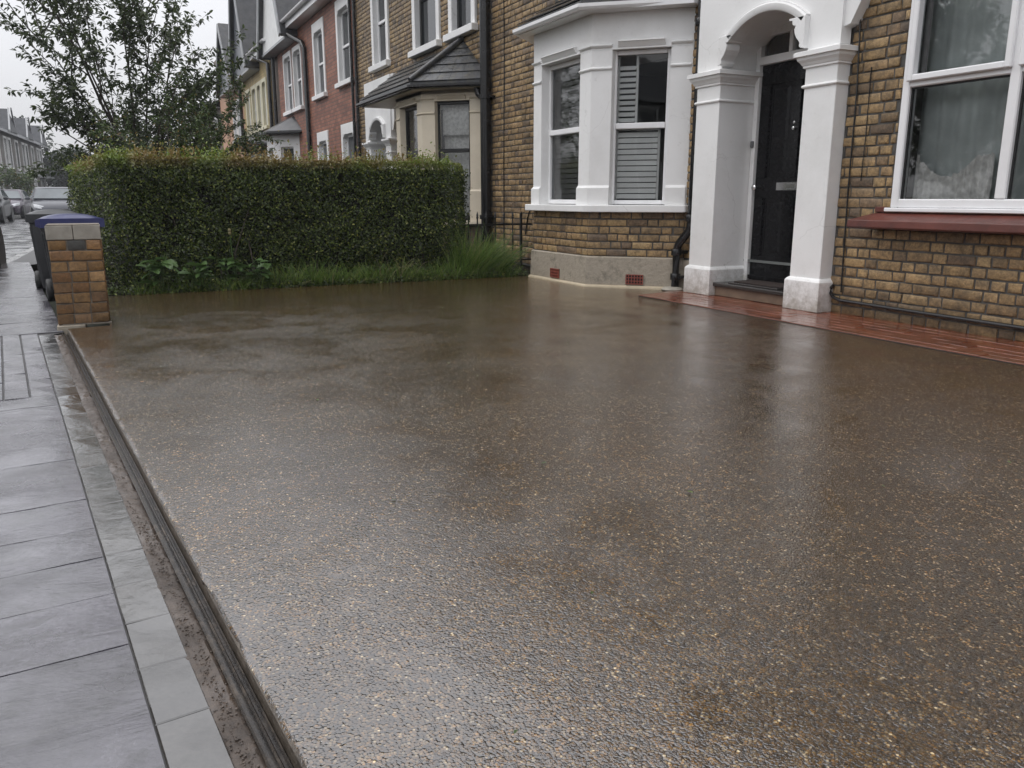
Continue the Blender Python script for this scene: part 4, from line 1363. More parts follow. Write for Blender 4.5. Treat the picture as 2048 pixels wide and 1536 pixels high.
# plantation shutters behind the glass
louvres(bo1, Cm1, .245, .63, .85, 1.49, .052, .14, -16)
louvres(bo1, Cm1, .245, .40, 1.56, 2.13, .052, .15, -35)
m_ = MB(Cm1); m_.box(.232, .246, .15, .18, .84, 2.16); m_.box(.40, .424, .15, .18, 1.55, 2.16); m_.box(.628, .65, .15, .18, .84, 1.5); m_.box(.246, .628, .15, .18, 1.49, 1.53)
m_.build('shutter_stile', M['shutter'], bo1, bevel=.003)
louvres(bo1, Fm1, .12, .93, .85, 1.49, .052, .165, -22)
louvres(bo1, Fm1, .34, .93, 1.56, 2.13, .052, .165, -30)
m_ = MB(Fm1); m_.box(.10, .12, .155, .18, .84, 1.5); m_.box(.12, .93, .155, .18, 1.49, 1.53); m_.box(.32, .34, .155, .18, 1.53, 2.16)
m_.build('shutter_stile', M['shutter'], bo1, bevel=.003)
louvres(bo1, Lm1, .22, .72, .85, 2.13, .052, .17, -25)
# roof of the bay
ev = offset_line(P1, .16); ev[0] = (ev[0][0] - .0, FY - .0); ev[-1] = (ev[-1][0], FY)
ro1 = bay_roof(H1, ev, 2.61, -7.9, -6.85, 3.08, M['slatepiece'], rows=4)
m_ = MB(); m_.prism(offset_line(P1, .155) + [(P1[3][0] + .1, FY + .05), (P1[0][0] - .1, FY + .05)], 2.521, 2.565); m_.build('soffit', M['pvc'], ro1)
# porch
portal(H1, 0)
m_ = MB(); m_.box(-5.45, -4.86, 4.86, 5.12, .128, .14); m_.build('step_tile', M['steptop'], H1, bevel=.004)
dm = MB(); dm.box(-5.42, -4.86, 4.90, 5.14, .14, .152)
tag(dm.build('doormat', M['mat'], None, bevel=.004), 'dark worn doormat on the step before the black door', 'doormat')
# downpipe with its swan neck, and the pale cement pad at its foot
downpipe(H1, [(-5.985, 4.855, 3.2), (-5.985, 4.855, .64), (-6.0, 4.855, .57), (-6.12, 4.835, .44), (-6.145, 4.83, .38), (-6.145, 4.83, .03)], .038, collars=[(-5.985, 4.855, 2.36), (-5.985, 4.855, .68), (-6.145, 4.83, .36), (-6.145, 4.83, .13)])
m_ = MB(); m_.lathe([(.095, 0), (.105, .012), (.085, .03), (.05, .036)], 18, Matrix.Translation((-6.145, 4.80, .0))); m_.build('cement_pad', M['concrete'], H1, smooth=True)
# thin service cable down the wall left of the bay
m_ = MB(); m_.tube([(-10.02, FY - .008, 3.9), (-10.0, FY - .008, 2.5), (-10.02, FY - .008, 1.3), (-10.02, FY - .008, .1)], .008, n=6); m_.build('wall_cable', M['blackpipe'], H1)
m_ = MB(); m_.tube([(-9.05, FY - .01, 1.05), (-9.2, FY - .01, .8), (-9.32, FY - .01, .62), (-9.38, FY - .01, .4)], .009, n=6); m_.build('wall_cable', M['blackpipe'], H1)

# ================================================================== THE HOUSE WITH THE RED SILL
H2 = empty('terraced_house', (-2, FY, 0), 'yellow-brown brick terraced house with wide white window over a dark red sill', 'house', 'terraced houses on the near side')
x0, x1 = -4.355, 2.2
WX0, WX1, WZ0, WZ1 = -3.915, -1.62, .795, 2.75
wall = MB()
holes_boxes(wall, x0, x1, 0, 5.2, FY + .006, FY + .25, [(WX0, WX1, WZ0, WZ1)])
w2 = wall.build('wall', M['mortar'], H2)
b2 = lay_bricks(FM, -4.375, -2.1, .0, 2.62, [(WX0 - .004, WX1, .765, WZ1)])
b2.sort(key=lambda b: 0 if b[0].translation.z < 2.35 else 1)
place_bricks(w2, b2, M['stock'], 300, H2)
m_ = MB(); m_.box(x0, x1, FY - .002, FY + .01, 2.76, 5.2); m_.box(-2.09, x1, FY - .002, FY + .01, 0, .76); m_.box(-1.6, x1, FY - .002, FY + .01, .76, 2.76); m_.build('upper_wall', M['stocktex'], H2)
shell(H2, x0, x1, M['room'])
pitched_roof(H2, x0, x1, M['slate'])
# white window: frame flush with the brick, opening lights above, fixed below
mb = MB(FM)
fw = .058
yr = -.012
mb.box(WX0, WX0 + fw, yr, .07, WZ0, WZ1); mb.box(WX1 - fw, WX1, yr, .07, WZ0, WZ1)
mb.box(WX0 + fw, WX1 - fw, yr, .07, WZ0, WZ0 + fw); mb.box(WX0 + fw, WX1 - fw, yr, .07, WZ1 - fw, WZ1)
mulls = (-3.145, -2.39)
for m in mulls: mb.box(m - .034, m + .034, yr - .003, .068, WZ0 + fw, WZ1 - fw)
cells = [WX0 + fw] + [q for m in mulls for q in (m - .034, m + .034)] + [WX1 - fw]
for a, b in zip(cells[0::2], cells[1::2]):
    mb.box(a, b, yr - .001, .069, 1.578, 1.625)
wf = mb.build('window', M['pvc'], H2, bevel=.007)
for a, b in zip(cells[0::2], cells[1::2]):
    ob = MB(FM); e = .042
    a2, b2_, z2, z3 = a - .012, b + .012, 1.613, WZ1 - fw + .012
    yo, yi = yr - .03, yr + .03
    ob.box(a2, a2 + e, yo, yi, z2, z3); ob.box(b2_ - e, b2_, yo, yi, z2, z3); ob.box(a2 + e, b2_ - e, yo, yi, z2, z2 + e); ob.box(a2 + e, b2_ - e, yo, yi, z3 - e, z3)
    ob.build('opening_light', M['pvc'], wf, bevel=.007)
    for za, zb in ((WZ0 + fw, 1.578), (1.655, WZ1 - fw - .03)):
        g = MB(FM); g.box(a + .001, b - .001, .028, .034, za, zb); g.build('pane', M['glass'], wf)
        g = MB(FM); gg = .011
        g.box(a, a + gg, .012, .03, za, zb); g.box(b - gg, b, .012, .03, za, zb); g.box(a, b, .012, .03, zb - gg, zb)
        g.build('gasket', M['rubber'], wf)
m_ = MB(FM); m_.box(WX0 - .03, WX1 + .03, -.035, .05, WZ0 - .028, WZ0 - .001); m_.build('window_ledge', M['pvc'], wf, bevel=.005)
# red sill with pointed splayed end
m_ = MB(); sl = [(-.0, .762), (-.14, .708), (-.144, .662), (-.13, .65), (-.0, .647)]
vs_ = []
for xe, ins in ((-4.02, 0), (-1.35, 0)):
    for d, z in sl:
        sgn = -1 if xe < -3 else 1
        vs_.append((xe + sgn * min(.15, -d * .95), FY + d, z))
n = len(sl)
fs_ = [tuple(range(n)), tuple(range(n, 2 * n))[::-1]] + [(k, (k + 1) % n, n + (k + 1) % n, n + k) for k in range(n)]
m_.add(vs_, fs_); m_.build('red_sill', M['redsill'], H2, bevel=.003)
m_ = MB(); m_.box(-4.03, WX0 - .032, FY - .02, FY + .01, .763, .80); m_.build('sill_stop', M['redsill'], H2, bevel=.004)
# room, net curtain and drapes
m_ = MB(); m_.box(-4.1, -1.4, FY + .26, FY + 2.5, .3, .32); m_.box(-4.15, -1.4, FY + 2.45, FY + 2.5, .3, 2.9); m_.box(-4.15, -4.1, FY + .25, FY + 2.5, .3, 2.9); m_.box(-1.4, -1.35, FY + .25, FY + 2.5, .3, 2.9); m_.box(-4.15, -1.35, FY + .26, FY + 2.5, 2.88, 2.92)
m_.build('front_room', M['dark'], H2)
def drape(name, x0, x1, ztop, zbot, y, amp, waves, mat, par, thick=.004):
    m_ = MB(); n = 90; k = 14
    vv, ff = [], []
    for i in range(n + 1):
        u = i / n
        x = x0 + (x1 - x0) * u
        zt = ztop(u)
        for j in range(k + 1):
            q = j / k
            z = zbot + (zt - zbot) * q
            yy = y + amp * math.sin(u * waves * 2 * math.pi + .6 * math.sin(q * 3)) + .006 * noise.noise(Vector((x * 8, z * 8, 2)))
            vv.append((x, yy, z))
    for i in range(n):
        for j in range(k):
            a = i * (k + 1) + j
            ff.append((a, a + k + 1, a + k + 2, a + 1))
    m_.add(vv, ff)
    return m_.build(name, mat, par, smooth=True)
drape('net_curtain', -3.85, -3.30, lambda u: 1.15 - .15 * math.sin(min(1, u * 1.25) * 3.0) + .01 * noise.noise(Vector((u * 22, 0, 0))) * 2, .85, FY + .13, .008, 11, M['net'], wf)
drape('drape', -3.95, -2.75, lambda u: 2.72, .85, FY + .2, .014, 9, M['drape'], wf)
drape('drape', -2.75, -1.65, lambda u: 2.72, .85, FY + .21, .014, 8, M['drape'], wf)
# black cables on the wall
m_ = MB(); m_.tube([(-4.30, FY - .01, 2.7), (-4.315, FY - .01, 2.1), (-4.287, FY - .012, 1.6), (-4.283, FY - .012, .9), (-4.262, FY - .012, .17)], .0055, n=6)
m_.build('wall_cable', M['blackpipe'], H2)
m_ = MB(); m_.tube([(-4.335, FY - .015, .215), (-4.352, FY - .02, .195), (-4.35, FY - .022, .16), (-4.32, FY - .025, .128), (-4.25, FY - .028, .112), (-3.6, FY - .028, .104), (-2.9, FY - .028, .098), (-1.4, FY - .028, .1)], .0125, n=8)
m_.build('wall_hose', M['blackpipe'], H2, smooth=True)
m_ = MB(); m_.tube([(-4.18, FY - .01, 1.75), (-4.175, FY - .01, 1.3), (-4.18, FY - .01, .98)], .004, n=5); m_.build('wall_cable', M['blackpipe'], H2)

# ================================================================== THE HOUSE WITH THE CREAM BAY
def surround_window(root, x0, x1, z0, z1, mat='white', frame_mat='pvc', sill=True, rail=True, rec=.12, sw=.13, glass='farglass', arch=True, head=.2):
    """opening with a painted stone surround; returns wall hole"""
    sm = MB(FM)
    zt = z1 + head
    sm.box(x0 - sw, x0, -.03, .12, z0, zt); sm.box(x1, x1 + sw, -.03, .12, z0, zt)
    sm.box(x0, x1, -.03, .12, z1, zt)
    if arch:
        for s, e in ((x0, 1), (x1, -1)):
            sm.prism(([(s, z1), (s, z1 - .09), (s + e * .1, z1)] if e > 0 else [(s, z1), (s + e * .1, z1), (s, z1 - .09)]), -.029, .119, axis='y')
    so = sm.build('window_surround', M[mat], root, bevel=.006)
    if sill:
        m_ = MB(FM); m_.box(x0 - sw - .05, x1 + sw + .05, -.1, .06, z0 - .1, z0 - .001); m_.build('window_sill', M[mat], so, bevel=.008)
    sash(so, FM, x0 + .001, x1 - .001, z0, z1 - .001, rec - .06, fw=.055, rail_z=(z0 + z1) / 2 if rail else None, mat=frame_mat, glass=glass, name='sash_frame')
    m_ = MB(FM); m_.box(x0 - .05, x1 + .05, .2, .24, z0 - .05, z1 + .05); m_.build('blind', M['room'], so)
    return (x0 - .001, x1 + .001, z0 - .001, z1 + .001)


H3 = empty('terraced_house', (-13.6, FY, 0), 'yellow brick terraced house with cream bay window and black slate bay roof', 'house', 'terraced houses on the near side')
x0, x1 = -16.92, -10.45
hs3 = [(-12.75, -11.1, .55, 2.2), (-15.77, -14.59, 0, 2.4)]
hs3.append(surround_window(H3, -15.52, -14.8, 3.28, 4.75))
hs3.append(surround_window(H3, -13.28, -12.35, 3.22, 4.75, frame_mat='iron'))
hs3.append(surround_window(H3, -11.72, -11.02, 3.22, 4.75, frame_mat='iron'))
wall = MB(); holes_boxes(wall, x0, x1, 0, 5.2, FY + .006, FY + .25, hs3)
w3 = wall.build('wall', M['mortar'], H3)
cut = [(h[0] - .14, h[1] + .14, h[2] - .1, h[3] + .2) for h in hs3]
b3 = lay_bricks(FM, x0, x1, .38, 5.14, cut)
def prio3(b):
    p = b[0].translation
    if p.x > -10.95 and p.z < 4: return 0 - p.x * .001
    if 2.6 < p.z < 4.8: return 1 - p.x * .01
    return 3
b3.sort(key=prio3)
place_bricks(w3, b3, M['stock_far'], 300, H3)
m_ = MB(); m_.box(x0, x1, FY + .0, FY + .02, 0, .38); m_.build('lower_wall', M['stocktex'], H3)
shell(H3, x0, x1, M['room'])
pitched_roof(H3, x0, x1, M['slate'])
bo3, P3, Fm3, Cm3, Lm3, W3, LN3 = bay(H3, -12.5, -11.36, .66, paint='cream', zsill=(.47, .54), framemat='iron')
m_ = MB(); m_.prism(offset_line(P3, -.004) + [(P3[3][0], FY + .05), (P3[0][0], FY + .05)], 0, .469); m_.build('apron', M['brownbrick'], bo3)
m_ = MB(Cm3); m_.box(.22, .72, .3, .31, .6, 2.19); m_.build('net_curtain', M['net'], bo3)
m_ = MB(Cm3)
pts = [(.24, 1.78)] + [(.24 + .46 * i / 12, 1.74 + (.02 if i % 2 else 0)) for i in range(13)] + [(.70, 1.78), (.70, 2.15), (.24, 2.15)]
m_.prism(pts, .2, .21, axis='y'); m_.build('lace_pelmet', M['net'], bo3)
ev3 = [(-13.86, FY), (-13.86, FY - .84), (-11.27, FY - .86), (-10.47, FY + .0)]
ro3 = bay_roof(H3, ev3, 2.44, -13.84, -11.36, 3.06, M['slatepiece'], gut='blackpipe', rows=5)
m_ = MB(); m_.prism([(-13.8, FY), (-13.8, FY - .8), (-11.3, FY - .82), (-10.52, FY - .02)], 2.345, 2.36); m_.build('soffit', M['cream'], ro3)
m_ = MB(); m_.prism([(-12.5, FY - .66), (-11.36, FY - .66), (-10.7, FY), (-13.2, FY)], 2.3, 2.346); m_.build('eaves_board', M['cream'], ro3)
portal(H3, -10.03, detail=False)
downpipe(H3, [(-10.42, FY - .09, 4.6), (-10.42, FY - .09, .05)], .072, collars=[(-10.42, FY - .09, 2.2), (-10.42, FY - .09, .6)])
downpipe(H3, [(-10.68, FY - .1, 2.36), (-10.66, FY - .09, 2.26), (-10.6, FY - .05, 2.2), (-10.52, FY - .06, 2.12)], .04)
downpipe(H3, [(-16.7, FY - .04, 5.0), (-16.7, FY - .04, .05)], .03)

# ================================================================== FURTHER HOUSES OF THE ROW
def gable(root, xa, xb, z0, apex, mat, yf, trim='verge', depth=3.5):
    xm = (xa + xb) / 2
    m_ = MB(); m_.prism([(xa, z0), (xb, z0), (xm, apex)], yf, yf + .12, axis='y')
    go = m_.build('gable', mat, root)
    m_ = MB()
    for p, q in (((xa, z0), (xm, apex)), ((xm, apex), (xb, z0))):
        d = Vector((q[0] - p[0], q[1] - p[1])).normalized(); nn = Vector((-d.y, d.x))
        a = Vector(p) - d * .12; b = Vector(q) + d * .02
        pts = [tuple(a + nn * .01), tuple(b + nn * .01), tuple(b + nn * .12), tuple(a + nn * .12)]
        m_.prism(pts[::-1], yf - .12, yf + depth, axis='y')
    m_.build('gable_roof', M['slate'], go)
    m_ = MB()
    for p, q in (((xa, z0), (xm, apex)), ((xm, apex), (xb, z0))):
        d = Vector((q[0] - p[0], q[1] - p[1])).normalized(); nn = Vector((-d.y, d.x))
        a = Vector(p) - d * .12; b = Vector(q)
        pts = [tuple(a - nn * .05), tuple(b - nn * .05), tuple(b + nn * .09), tuple(a + nn * .09)]
        m_.prism(pts[::-1], yf - .16, yf - .121, axis='y')
    m_.box(xa - .02, xb + .02, yf - .02, FY + .05, z0 - .06, z0)
    m_.build('bargeboard', M[trim], go)
    return go


M['cladding'] = plain('white_cladding', (.74, .75, .74), rough=.4, var=.05, dirt=(.4, .4, .38), dirt_amt=.3)
M['slatehang'] = plain('slate_hanging', (.12, .13, .15), rough=.3, var=.35, scale=8, bump=.4)
H4 = empty('terraced_house', (-20.8, FY, 0), 'red brick terraced house with white window surrounds and white clad gable', 'house', 'terraced houses on the near side')
x0, x1 = -24.6, -16.93
hs4 = []
for a, b, za, zb in ((-18.02, -17.16, 3.27, 4.7), (-20.18, -19.36, 3.23, 4.62), (-17.98, -17.12, .9, 2.2), (-20.2, -19.42, .9, 2.18)):
    hs4.append(surround_window(H4, a, b, za, zb, head=.22))
for a, b in ((-23.72, -22.86), (-22.52, -21.68)):
    hs4.append(surround_window(H4, a, b, 3.17, 4.55, head=.12, sw=.07))
wall = MB(); holes_boxes(wall, x0, x1, 0, 5.2, FY, FY + .25, hs4); wall.build('wall', M['redbrick'], H4)
shell(H4, x0, x1, M['room'])
pitched_roof(H4, x0, x1, M['slate'], gx=-22.05)
gable(H4, -25.2, -22.0, 4.86, 8.2, M['cladding'], FY - .3)
bo4, P4, Fm4, Cm4, Lm4, W4, LN4 = bay(H4, -24.0, -22.96, .56, detail=False, zsill=(.6, .67), glassname='farglass')
m_ = MB(); m_.prism(offset_line(P4, -.004) + [(P4[3][0], FY + .05), (P4[0][0], FY + .05)], 0, .6); m_.build('apron', M['redbrick'], bo4)
ev4 = [(-24.9, FY), (-24.15, FY - .74), (-22.85, FY - .74), (-22.05, FY)]
bay_roof(H4, ev4, 2.6, -24.0, -22.9, 3.02, M['slate'], gut='blackpipe', slates=False)
downpipe(H4, [(-22.2, FY - .36, 5.1), (-22.1, FY - .3, 4.95), (-21.2, FY - .07, 4.6), (-21.05, FY - .06, 4.45), (-21.02, FY - .06, .1)], .055)
downpipe(H4, [(-16.97, FY - .05, 5.0), (-16.97, FY - .05, .1)], .03)

H5 = empty('terraced_house', (-27.8, FY, 0), 'pale yellow terraced house under a steep dark slate gable', 'house', 'terraced houses on the near side')
x0, x1 = -31.0, -24.62
hs5 = []
for a, b in ((-30.3, -29.6), (-29.1, -28.4), (-28.1, -27.5), (-27.2, -26.6)):
    hs5.append(surround_window(H5, a, b, 3.05, 4.35, head=.12, sw=.13, mat='yellowpaint'))
hs5.append(surround_window(H5, -29.9, -28.2, .9, 2.1, head=.2, mat='white'))
wall = MB(); holes_boxes(wall, x0, -25.75, 0, 5.2, FY, FY + .25, hs5); wall.build('wall', M['yellowbrick'], H5)
wall = MB(); wall.box(-25.749, x1, FY + .02, FY + .25, 0, 5.2); wall.build('side_wall', M['darkbrick'], H5)
shell(H5, x0, x1, M['room'])
pitched_roof(H5, x0, x1, M['slate'], ridge=8.4, gx=-27.5)
gable(H5, -30.75, -27.6, 4.85, 8.3, M['slatehang'], FY - .3)
bay_roof(H5, [(-31, FY), (-30.6, FY - .75), (-27.3, FY - .75), (-26.5, FY)], 2.55, -30.4, -27.6, 3.0, M['slate'], gut='blackpipe', slates=False)
downpipe(H5, [(-26.6, FY - .3, 5.0), (-25.8, FY - .06, 4.75), (-25.75, FY - .06, .1)], .055)
downpipe(H5, [(-25.0, FY - .06, 5.0), (-25.0, FY - .06, .1)], .05)

H6 = empty('terraced_house', (-34, FY, 0), 'salmon rendered terraced house with grey gable beside the pale yellow one', 'house', 'terraced houses on the near side')
x0, x1 = -37.0, -31.02
hs6 = [surround_window(H6, a, b, 3.0, 4.3, head=.1, sw=.1) for a, b in ((-33.5, -32.8), (-32.4, -31.7))]
wall = MB(); holes_boxes(wall, x0, x1, 0, 5.2, FY, FY + .25, hs6); wall.build('wall', M['salmon'], H6)
shell(H6, x0, x1, M['room'])
pitched_roof(H6, x0, x1, M['slate'], ridge=7.2, gx=-31.1)
gable(H6, -34.6, -31.1, 4.75, 6.9, M['slatehang'], FY - .3)
downpipe(H6, [(-31.3, FY - .06, 5.0), (-31.3, FY - .06, .1)], .055)

H7 = empty('terraced_house', (-41, FY, 0), 'brown brick terraced house with a tall chimney at the end of the row', 'house', 'terraced houses on the near side')
x0, x1 = -46, -37.02
hs7 = [surround_window(H7, a, b, 3.0, 4.2, head=.1, sw=.1) for a, b in ((-39.2, -38.2), (-42, -41))]
wall = MB(); holes_boxes(wall, x0, x1, 0, 4.8, FY, FY + .25, hs7); wall.build('wall', M['brownbrick'], H7)
shell(H7, x0, x1, M['brownbrick'], top=4.8)
r7 = pitched_roof(H7, x0, x1, M['slate'], eave=4.7, ridge=6.0, fascia='verge')
m_ = MB(); m_.box(-39.6, -37.3, FY + .3, FY + 1.3, 4.6, 6.55); m_.box(-39.7, -37.2, FY + .22, FY + 1.38, 6.55, 6.72)
m_.hexa([(-40.4, FY + .3, 4.5), (-37.3, FY + .3, 4.5), (-37.3, FY + 1.3, 4.5), (-40.4, FY + 1.3, 4.5), (-39.61, FY + .302, 5.4), (-37.3, FY + .302, 5.4), (-37.3, FY + 1.298, 5.4), (-39.61, FY + 1.298, 5.4)])
m_.build('chimney', M['brownbrick'], r7)
for xc in (-39.1, -38.0):
    m_ = MB(); m_.lathe([(.16, 0), (.13, .1), (.12, .45), (.15, .5)], 12, Matrix.Translation((xc, FY + .8, 6.72))); m_.build('chimney_pot', M['terracotta'], r7, smooth=True)


# ================================================================== GATE PIER
pier = empty('brick_pier', (-6.46, -.185, 0), 'short orange brick gate pier with pale concrete cap beside the blue-lidded bin', 'gate pier')
PX0, PX1, PY0, PY1 = -6.63, -6.30, -.345, -.02
m_ = MB(); m_.box(PX0 + .006, PX1 - .006, PY0 + .006, PY1 - .006, 0, .58); pc = m_.build('core', M['piermortar'], pier)
m_ = MB(); m_.box(PX0 + .0, PX1 + .012, PY0 - .006, PY0 + .17, -.09, -.001); m_.build('footing', M['stone'], pier, bevel=.006)
PC = .0722
FX = Matrix(((0, -1, 0, PX1), (1, 0, 0, PY0), (0, 0, 1, 0), (0, 0, 0, 1)))      # face towards the lens
FN = frame((PX1, PY1), (-1, 0))                                                  # face towards the drive
pats = [(.115, .215), (.115, .215), (.105, .215), (.12, .22), (.11, .22), (.145, .30), (.12, .22), (.105, .215)]
pats = [(.105, .215), (.11, .215), (.112, .222), (.115, .225), (.12, .225), (.105, .225), (.145, .4), (.115, .23)]
Wp = PY1 - PY0
for k in range(8):
    z = k * PC + .004
    a, b = pats[k]
    cuts = [0, a, b, Wp] if b < Wp - .03 else [0, a, Wp]
    for i, (p, q) in enumerate(zip(cuts[:-1], cuts[1:])):
        m = M['slatebrick'] if (k == 7 and i == 1) else M['pierbrick']
        bb = bpy.data.objects.new('brick', brick_mesh(q - p - .009, .0635, .05, k * 10 + i, m, .005))
        COL.objects.link(bb); bb.parent = pc
        bb.matrix_local = FX @ Matrix.Translation(((p + q) / 2, .025 - .003, z + PC / 2))
    for i, (p, q) in enumerate(((.052, .155), (.158, .33)) if k % 2 else ((.052, .22), (.225, .33))):
        bb = bpy.data.objects.new('brick', brick_mesh(q - p - .009, .0635, .05, k * 10 + i + 5, M['pierbrick'], .005))
        COL.objects.link(bb); bb.parent = pc
        bb.matrix_local = FN @ Matrix.Translation(((p + q) / 2, .025 - .003, z + PC / 2))
for a, b in ((PY0 - .004, PY0 + .158), (PY0 + .161, PY1 + .003)):
    m_ = MB(); m_.box(PX0 - .004, PX1 + .004, a, b, .582, .678); m_.build('cap_stone', M['concrete'], pier, bevel=.005, seg=2)
m_ = MB(); m_.box(PX0, PX1 + .001, PY0 + .002, PY1 - .002, .678, .684); m_.build('cap_joint', M['piermortar'], pier)
m_ = MB(); m_.box(PX1 - .02, PX1 + .006, PY0 + .03, PY1 + .01, -.002, .0075); m_.build('bed_joint', M['piermortar'], pier)


# ================================================================== WHEELIE BINS
def wheelie(name, label, lid_mat, loc, rz, hh=.72, w=.54, d=.6):
    o = bpy.data.objects.new(name, None); COL.objects.link(o)
    tag(o, label, 'bin', 'wheelie bins on the pavement')
    # built round the origin: x = width, y = front to back (back = wheels, +y)
    hb = hh * .87
    def ring(z, f): return [(-w / 2 * f, -d / 2 * f + .02, z), (w / 2 * f, -d / 2 * f + .02, z), (w / 2 * f, d / 2 * f, z), (-w / 2 * f, d / 2 * f, z)]
    m_ = MB()
    r0, r1 = ring(.02, .76), ring(hb, .95)
    m_.hexa(r0 + r1)
    r2, r3 = ring(hb - .035, .985), ring(hb + .012, 1.0)
    m_.hexa(r2 + r3)
    m_.build('body', M['bingrey'], o, bevel=.02, seg=3, smooth=True)
    # ribs on the sides
    for s in (-1, 1):
        rbm = MB()
        for q in (-.25, .25):
            rbm.hexa([(s * w / 2 * .775 - .006, q * d * .8 - .02, .08), (s * w / 2 * .775 + .006, q * d * .8 - .02, .08), (s * w / 2 * .775 + .006, q * d * .8 + .02, .08), (s * w / 2 * .775 - .006, q * d * .8 + .02, .08),
                      (s * w / 2 * .95 - .004, q * d - .025, hb - .06), (s * w / 2 * .95 + .006, q * d - .025, hb - .06), (s * w / 2 * .95 + .006, q * d + .025, hb - .06), (s * w / 2 * .95 - .004, q * d + .025, hb - .06)])
            rbm.build('rib', M['bingrey'], o, bevel=.004); rbm = MB()
    # lid: domed, with a deep lip
    m_ = MB(); n = 10; k = 8
    vv, ff = [], []
    for i in range(n + 1):
        for j in range(k + 1):
            u, v_ = i / n * 2 - 1, j / k * 2 - 1
            z = hb + .045 + (hh - hb - .045) * (1 - abs(u) ** 3) * (1 - abs(v_) ** 3) * .9 + .01 * (1 - v_)
            vv.append((u * (w / 2 + .018), v_ * (d / 2 + .02) - .0, z))
    for i in range(n):
        for j in range(k):
            a = i * (k + 1) + j
            ff.append((a, a + k + 1, a + k + 2, a + 1))
    edge = [i * (k + 1) for i in range(n + 1)] + [n * (k + 1) + j for j in range(1, k + 1)] + [i * (k + 1) + k for i in range(n - 1, -1, -1)] + [j for j in range(k - 1, 0, -1)]
    b = len(vv)
    for e in edge:
        p = vv[e]; vv.append((p[0] * 1.01, p[1] * 1.01, hb - .012))
    for q in range(len(edge)):
        r_ = (q + 1) % len(edge)
        ff.append((edge[q], edge[r_], b + r_, b + q))
    m_.add(vv, ff)
    m_.build('lid', lid_mat, o, smooth=True)
    m_ = MB(); m_.tube([(-w / 2 * .8, d / 2 + .05, hb - .02), (w / 2 * .8, d / 2 + .05, hb - .02)], .014, n=8)
    for s in (-1, 0, 1): m_.tube([(s * w * .36, d / 2 - .01, hb - .03), (s * w * .36, d / 2 + .05, hb - .02)], .012, n=8)
    m_.build('handle', M['bingrey'], o)
    for s in (-1, 1):
        m_ = MB(); m_.lathe([(.03, -.028), (.095, -.03), (.105, -.018), (.105, .018), (.095, .03), (.03, .028)], 22, Matrix.Translation((s * w * .43, d / 2 * .76 + .035, .07)) @ Matrix.Rotation(R(90), 4, 'Y'))
        wh = m_.build('wheel', M['rubber'], o, smooth=True)
        m_ = MB(); m_.lathe([(.026, -.034), (.055, -.032), (.055, .032), (.026, .034)], 14, Matrix.Translation((s * w * .43, d / 2 * .76 + .035, .07)) @ Matrix.Rotation(R(90), 4, 'Y'))
        m_.build('hub', M['bingrey'], wh, smooth=True)
    m_ = MB(); m_.tube([(-w * .4, d / 2 * .76 + .035, .07), (w * .4, d / 2 * .76 + .035, .07)], .012, n=8); m_.build('axle', M['iron'], o)
    o.location = loc; o.rotation_euler.z = rz
    return o


wheelie('wheelie_bin', 'dark wheelie bin with a bright blue lid behind the brick pier', M['binblue'], (-8.3, -.262, PZ), R(180 - 82), hh=.755, w=.46, d=.44)
wheelie('wheelie_bin', 'dark wheelie bin with a black lid behind the blue-lidded one', M['bingrey'], (-9.3, -.43, PZ), R(180 - 85), hh=.78, w=.44, d=.42)


# ================================================================== FOLIAGE
def leaf_mesh(name, cen, axis, nrm, length, width, mat, parent, curl=.18):
    """six-point folded leaves"""
    n = len(cen)
    axis = axis / np.linalg.norm(axis, axis=1, keepdims=True)
    side = np.cross(axis, nrm); side /= (np.linalg.norm(side, axis=1, keepdims=True) + 1e-9)
    up = np.cross(side, axis)
    L = length[:, None]; Wd = (length * width)[:, None]
    base = cen - axis * L * .5
    pts = np.stack([
        base,
        base + axis * L * .30 - side * Wd * .46 + up * L * curl * .5,
        base + axis * L * .68 - side * Wd * .36 + up * L * curl * .25,
        base + axis * L * 1.0 - up * L * curl * .4,
        base + axis * L * .68 + side * Wd * .36 + up * L * curl * .25,
        base + axis * L * .30 + side * Wd * .46 + up * L * curl * .5], axis=1).reshape(-1, 3)
    me = bpy.data.meshes.new(name)
    me.vertices.add(n * 6); me.vertices.foreach_set('co', pts.astype(np.float32).ravel())
    o6 = (np.arange(n) * 6)[:, None]
    fc = np.concatenate([o6 + np.array([0, 1, 2, 3]), o6 + np.array([0, 3, 4, 5])], axis=1).reshape(-1)
    me.loops.add(n * 8); me.loops.foreach_set('vertex_index', fc.astype(np.int32))
    me.polygons.add(n * 2); me.polygons.foreach_set('loop_start', (np.arange(n * 2) * 4).astype(np.int32))
    me.update(calc_edges=True)
    me.validate()
    return link(name, me, mat, parent)


def rdir(n):
    v = npr.normal(size=(n, 3))
    return v / np.linalg.norm(v, axis=1, keepdims=True)


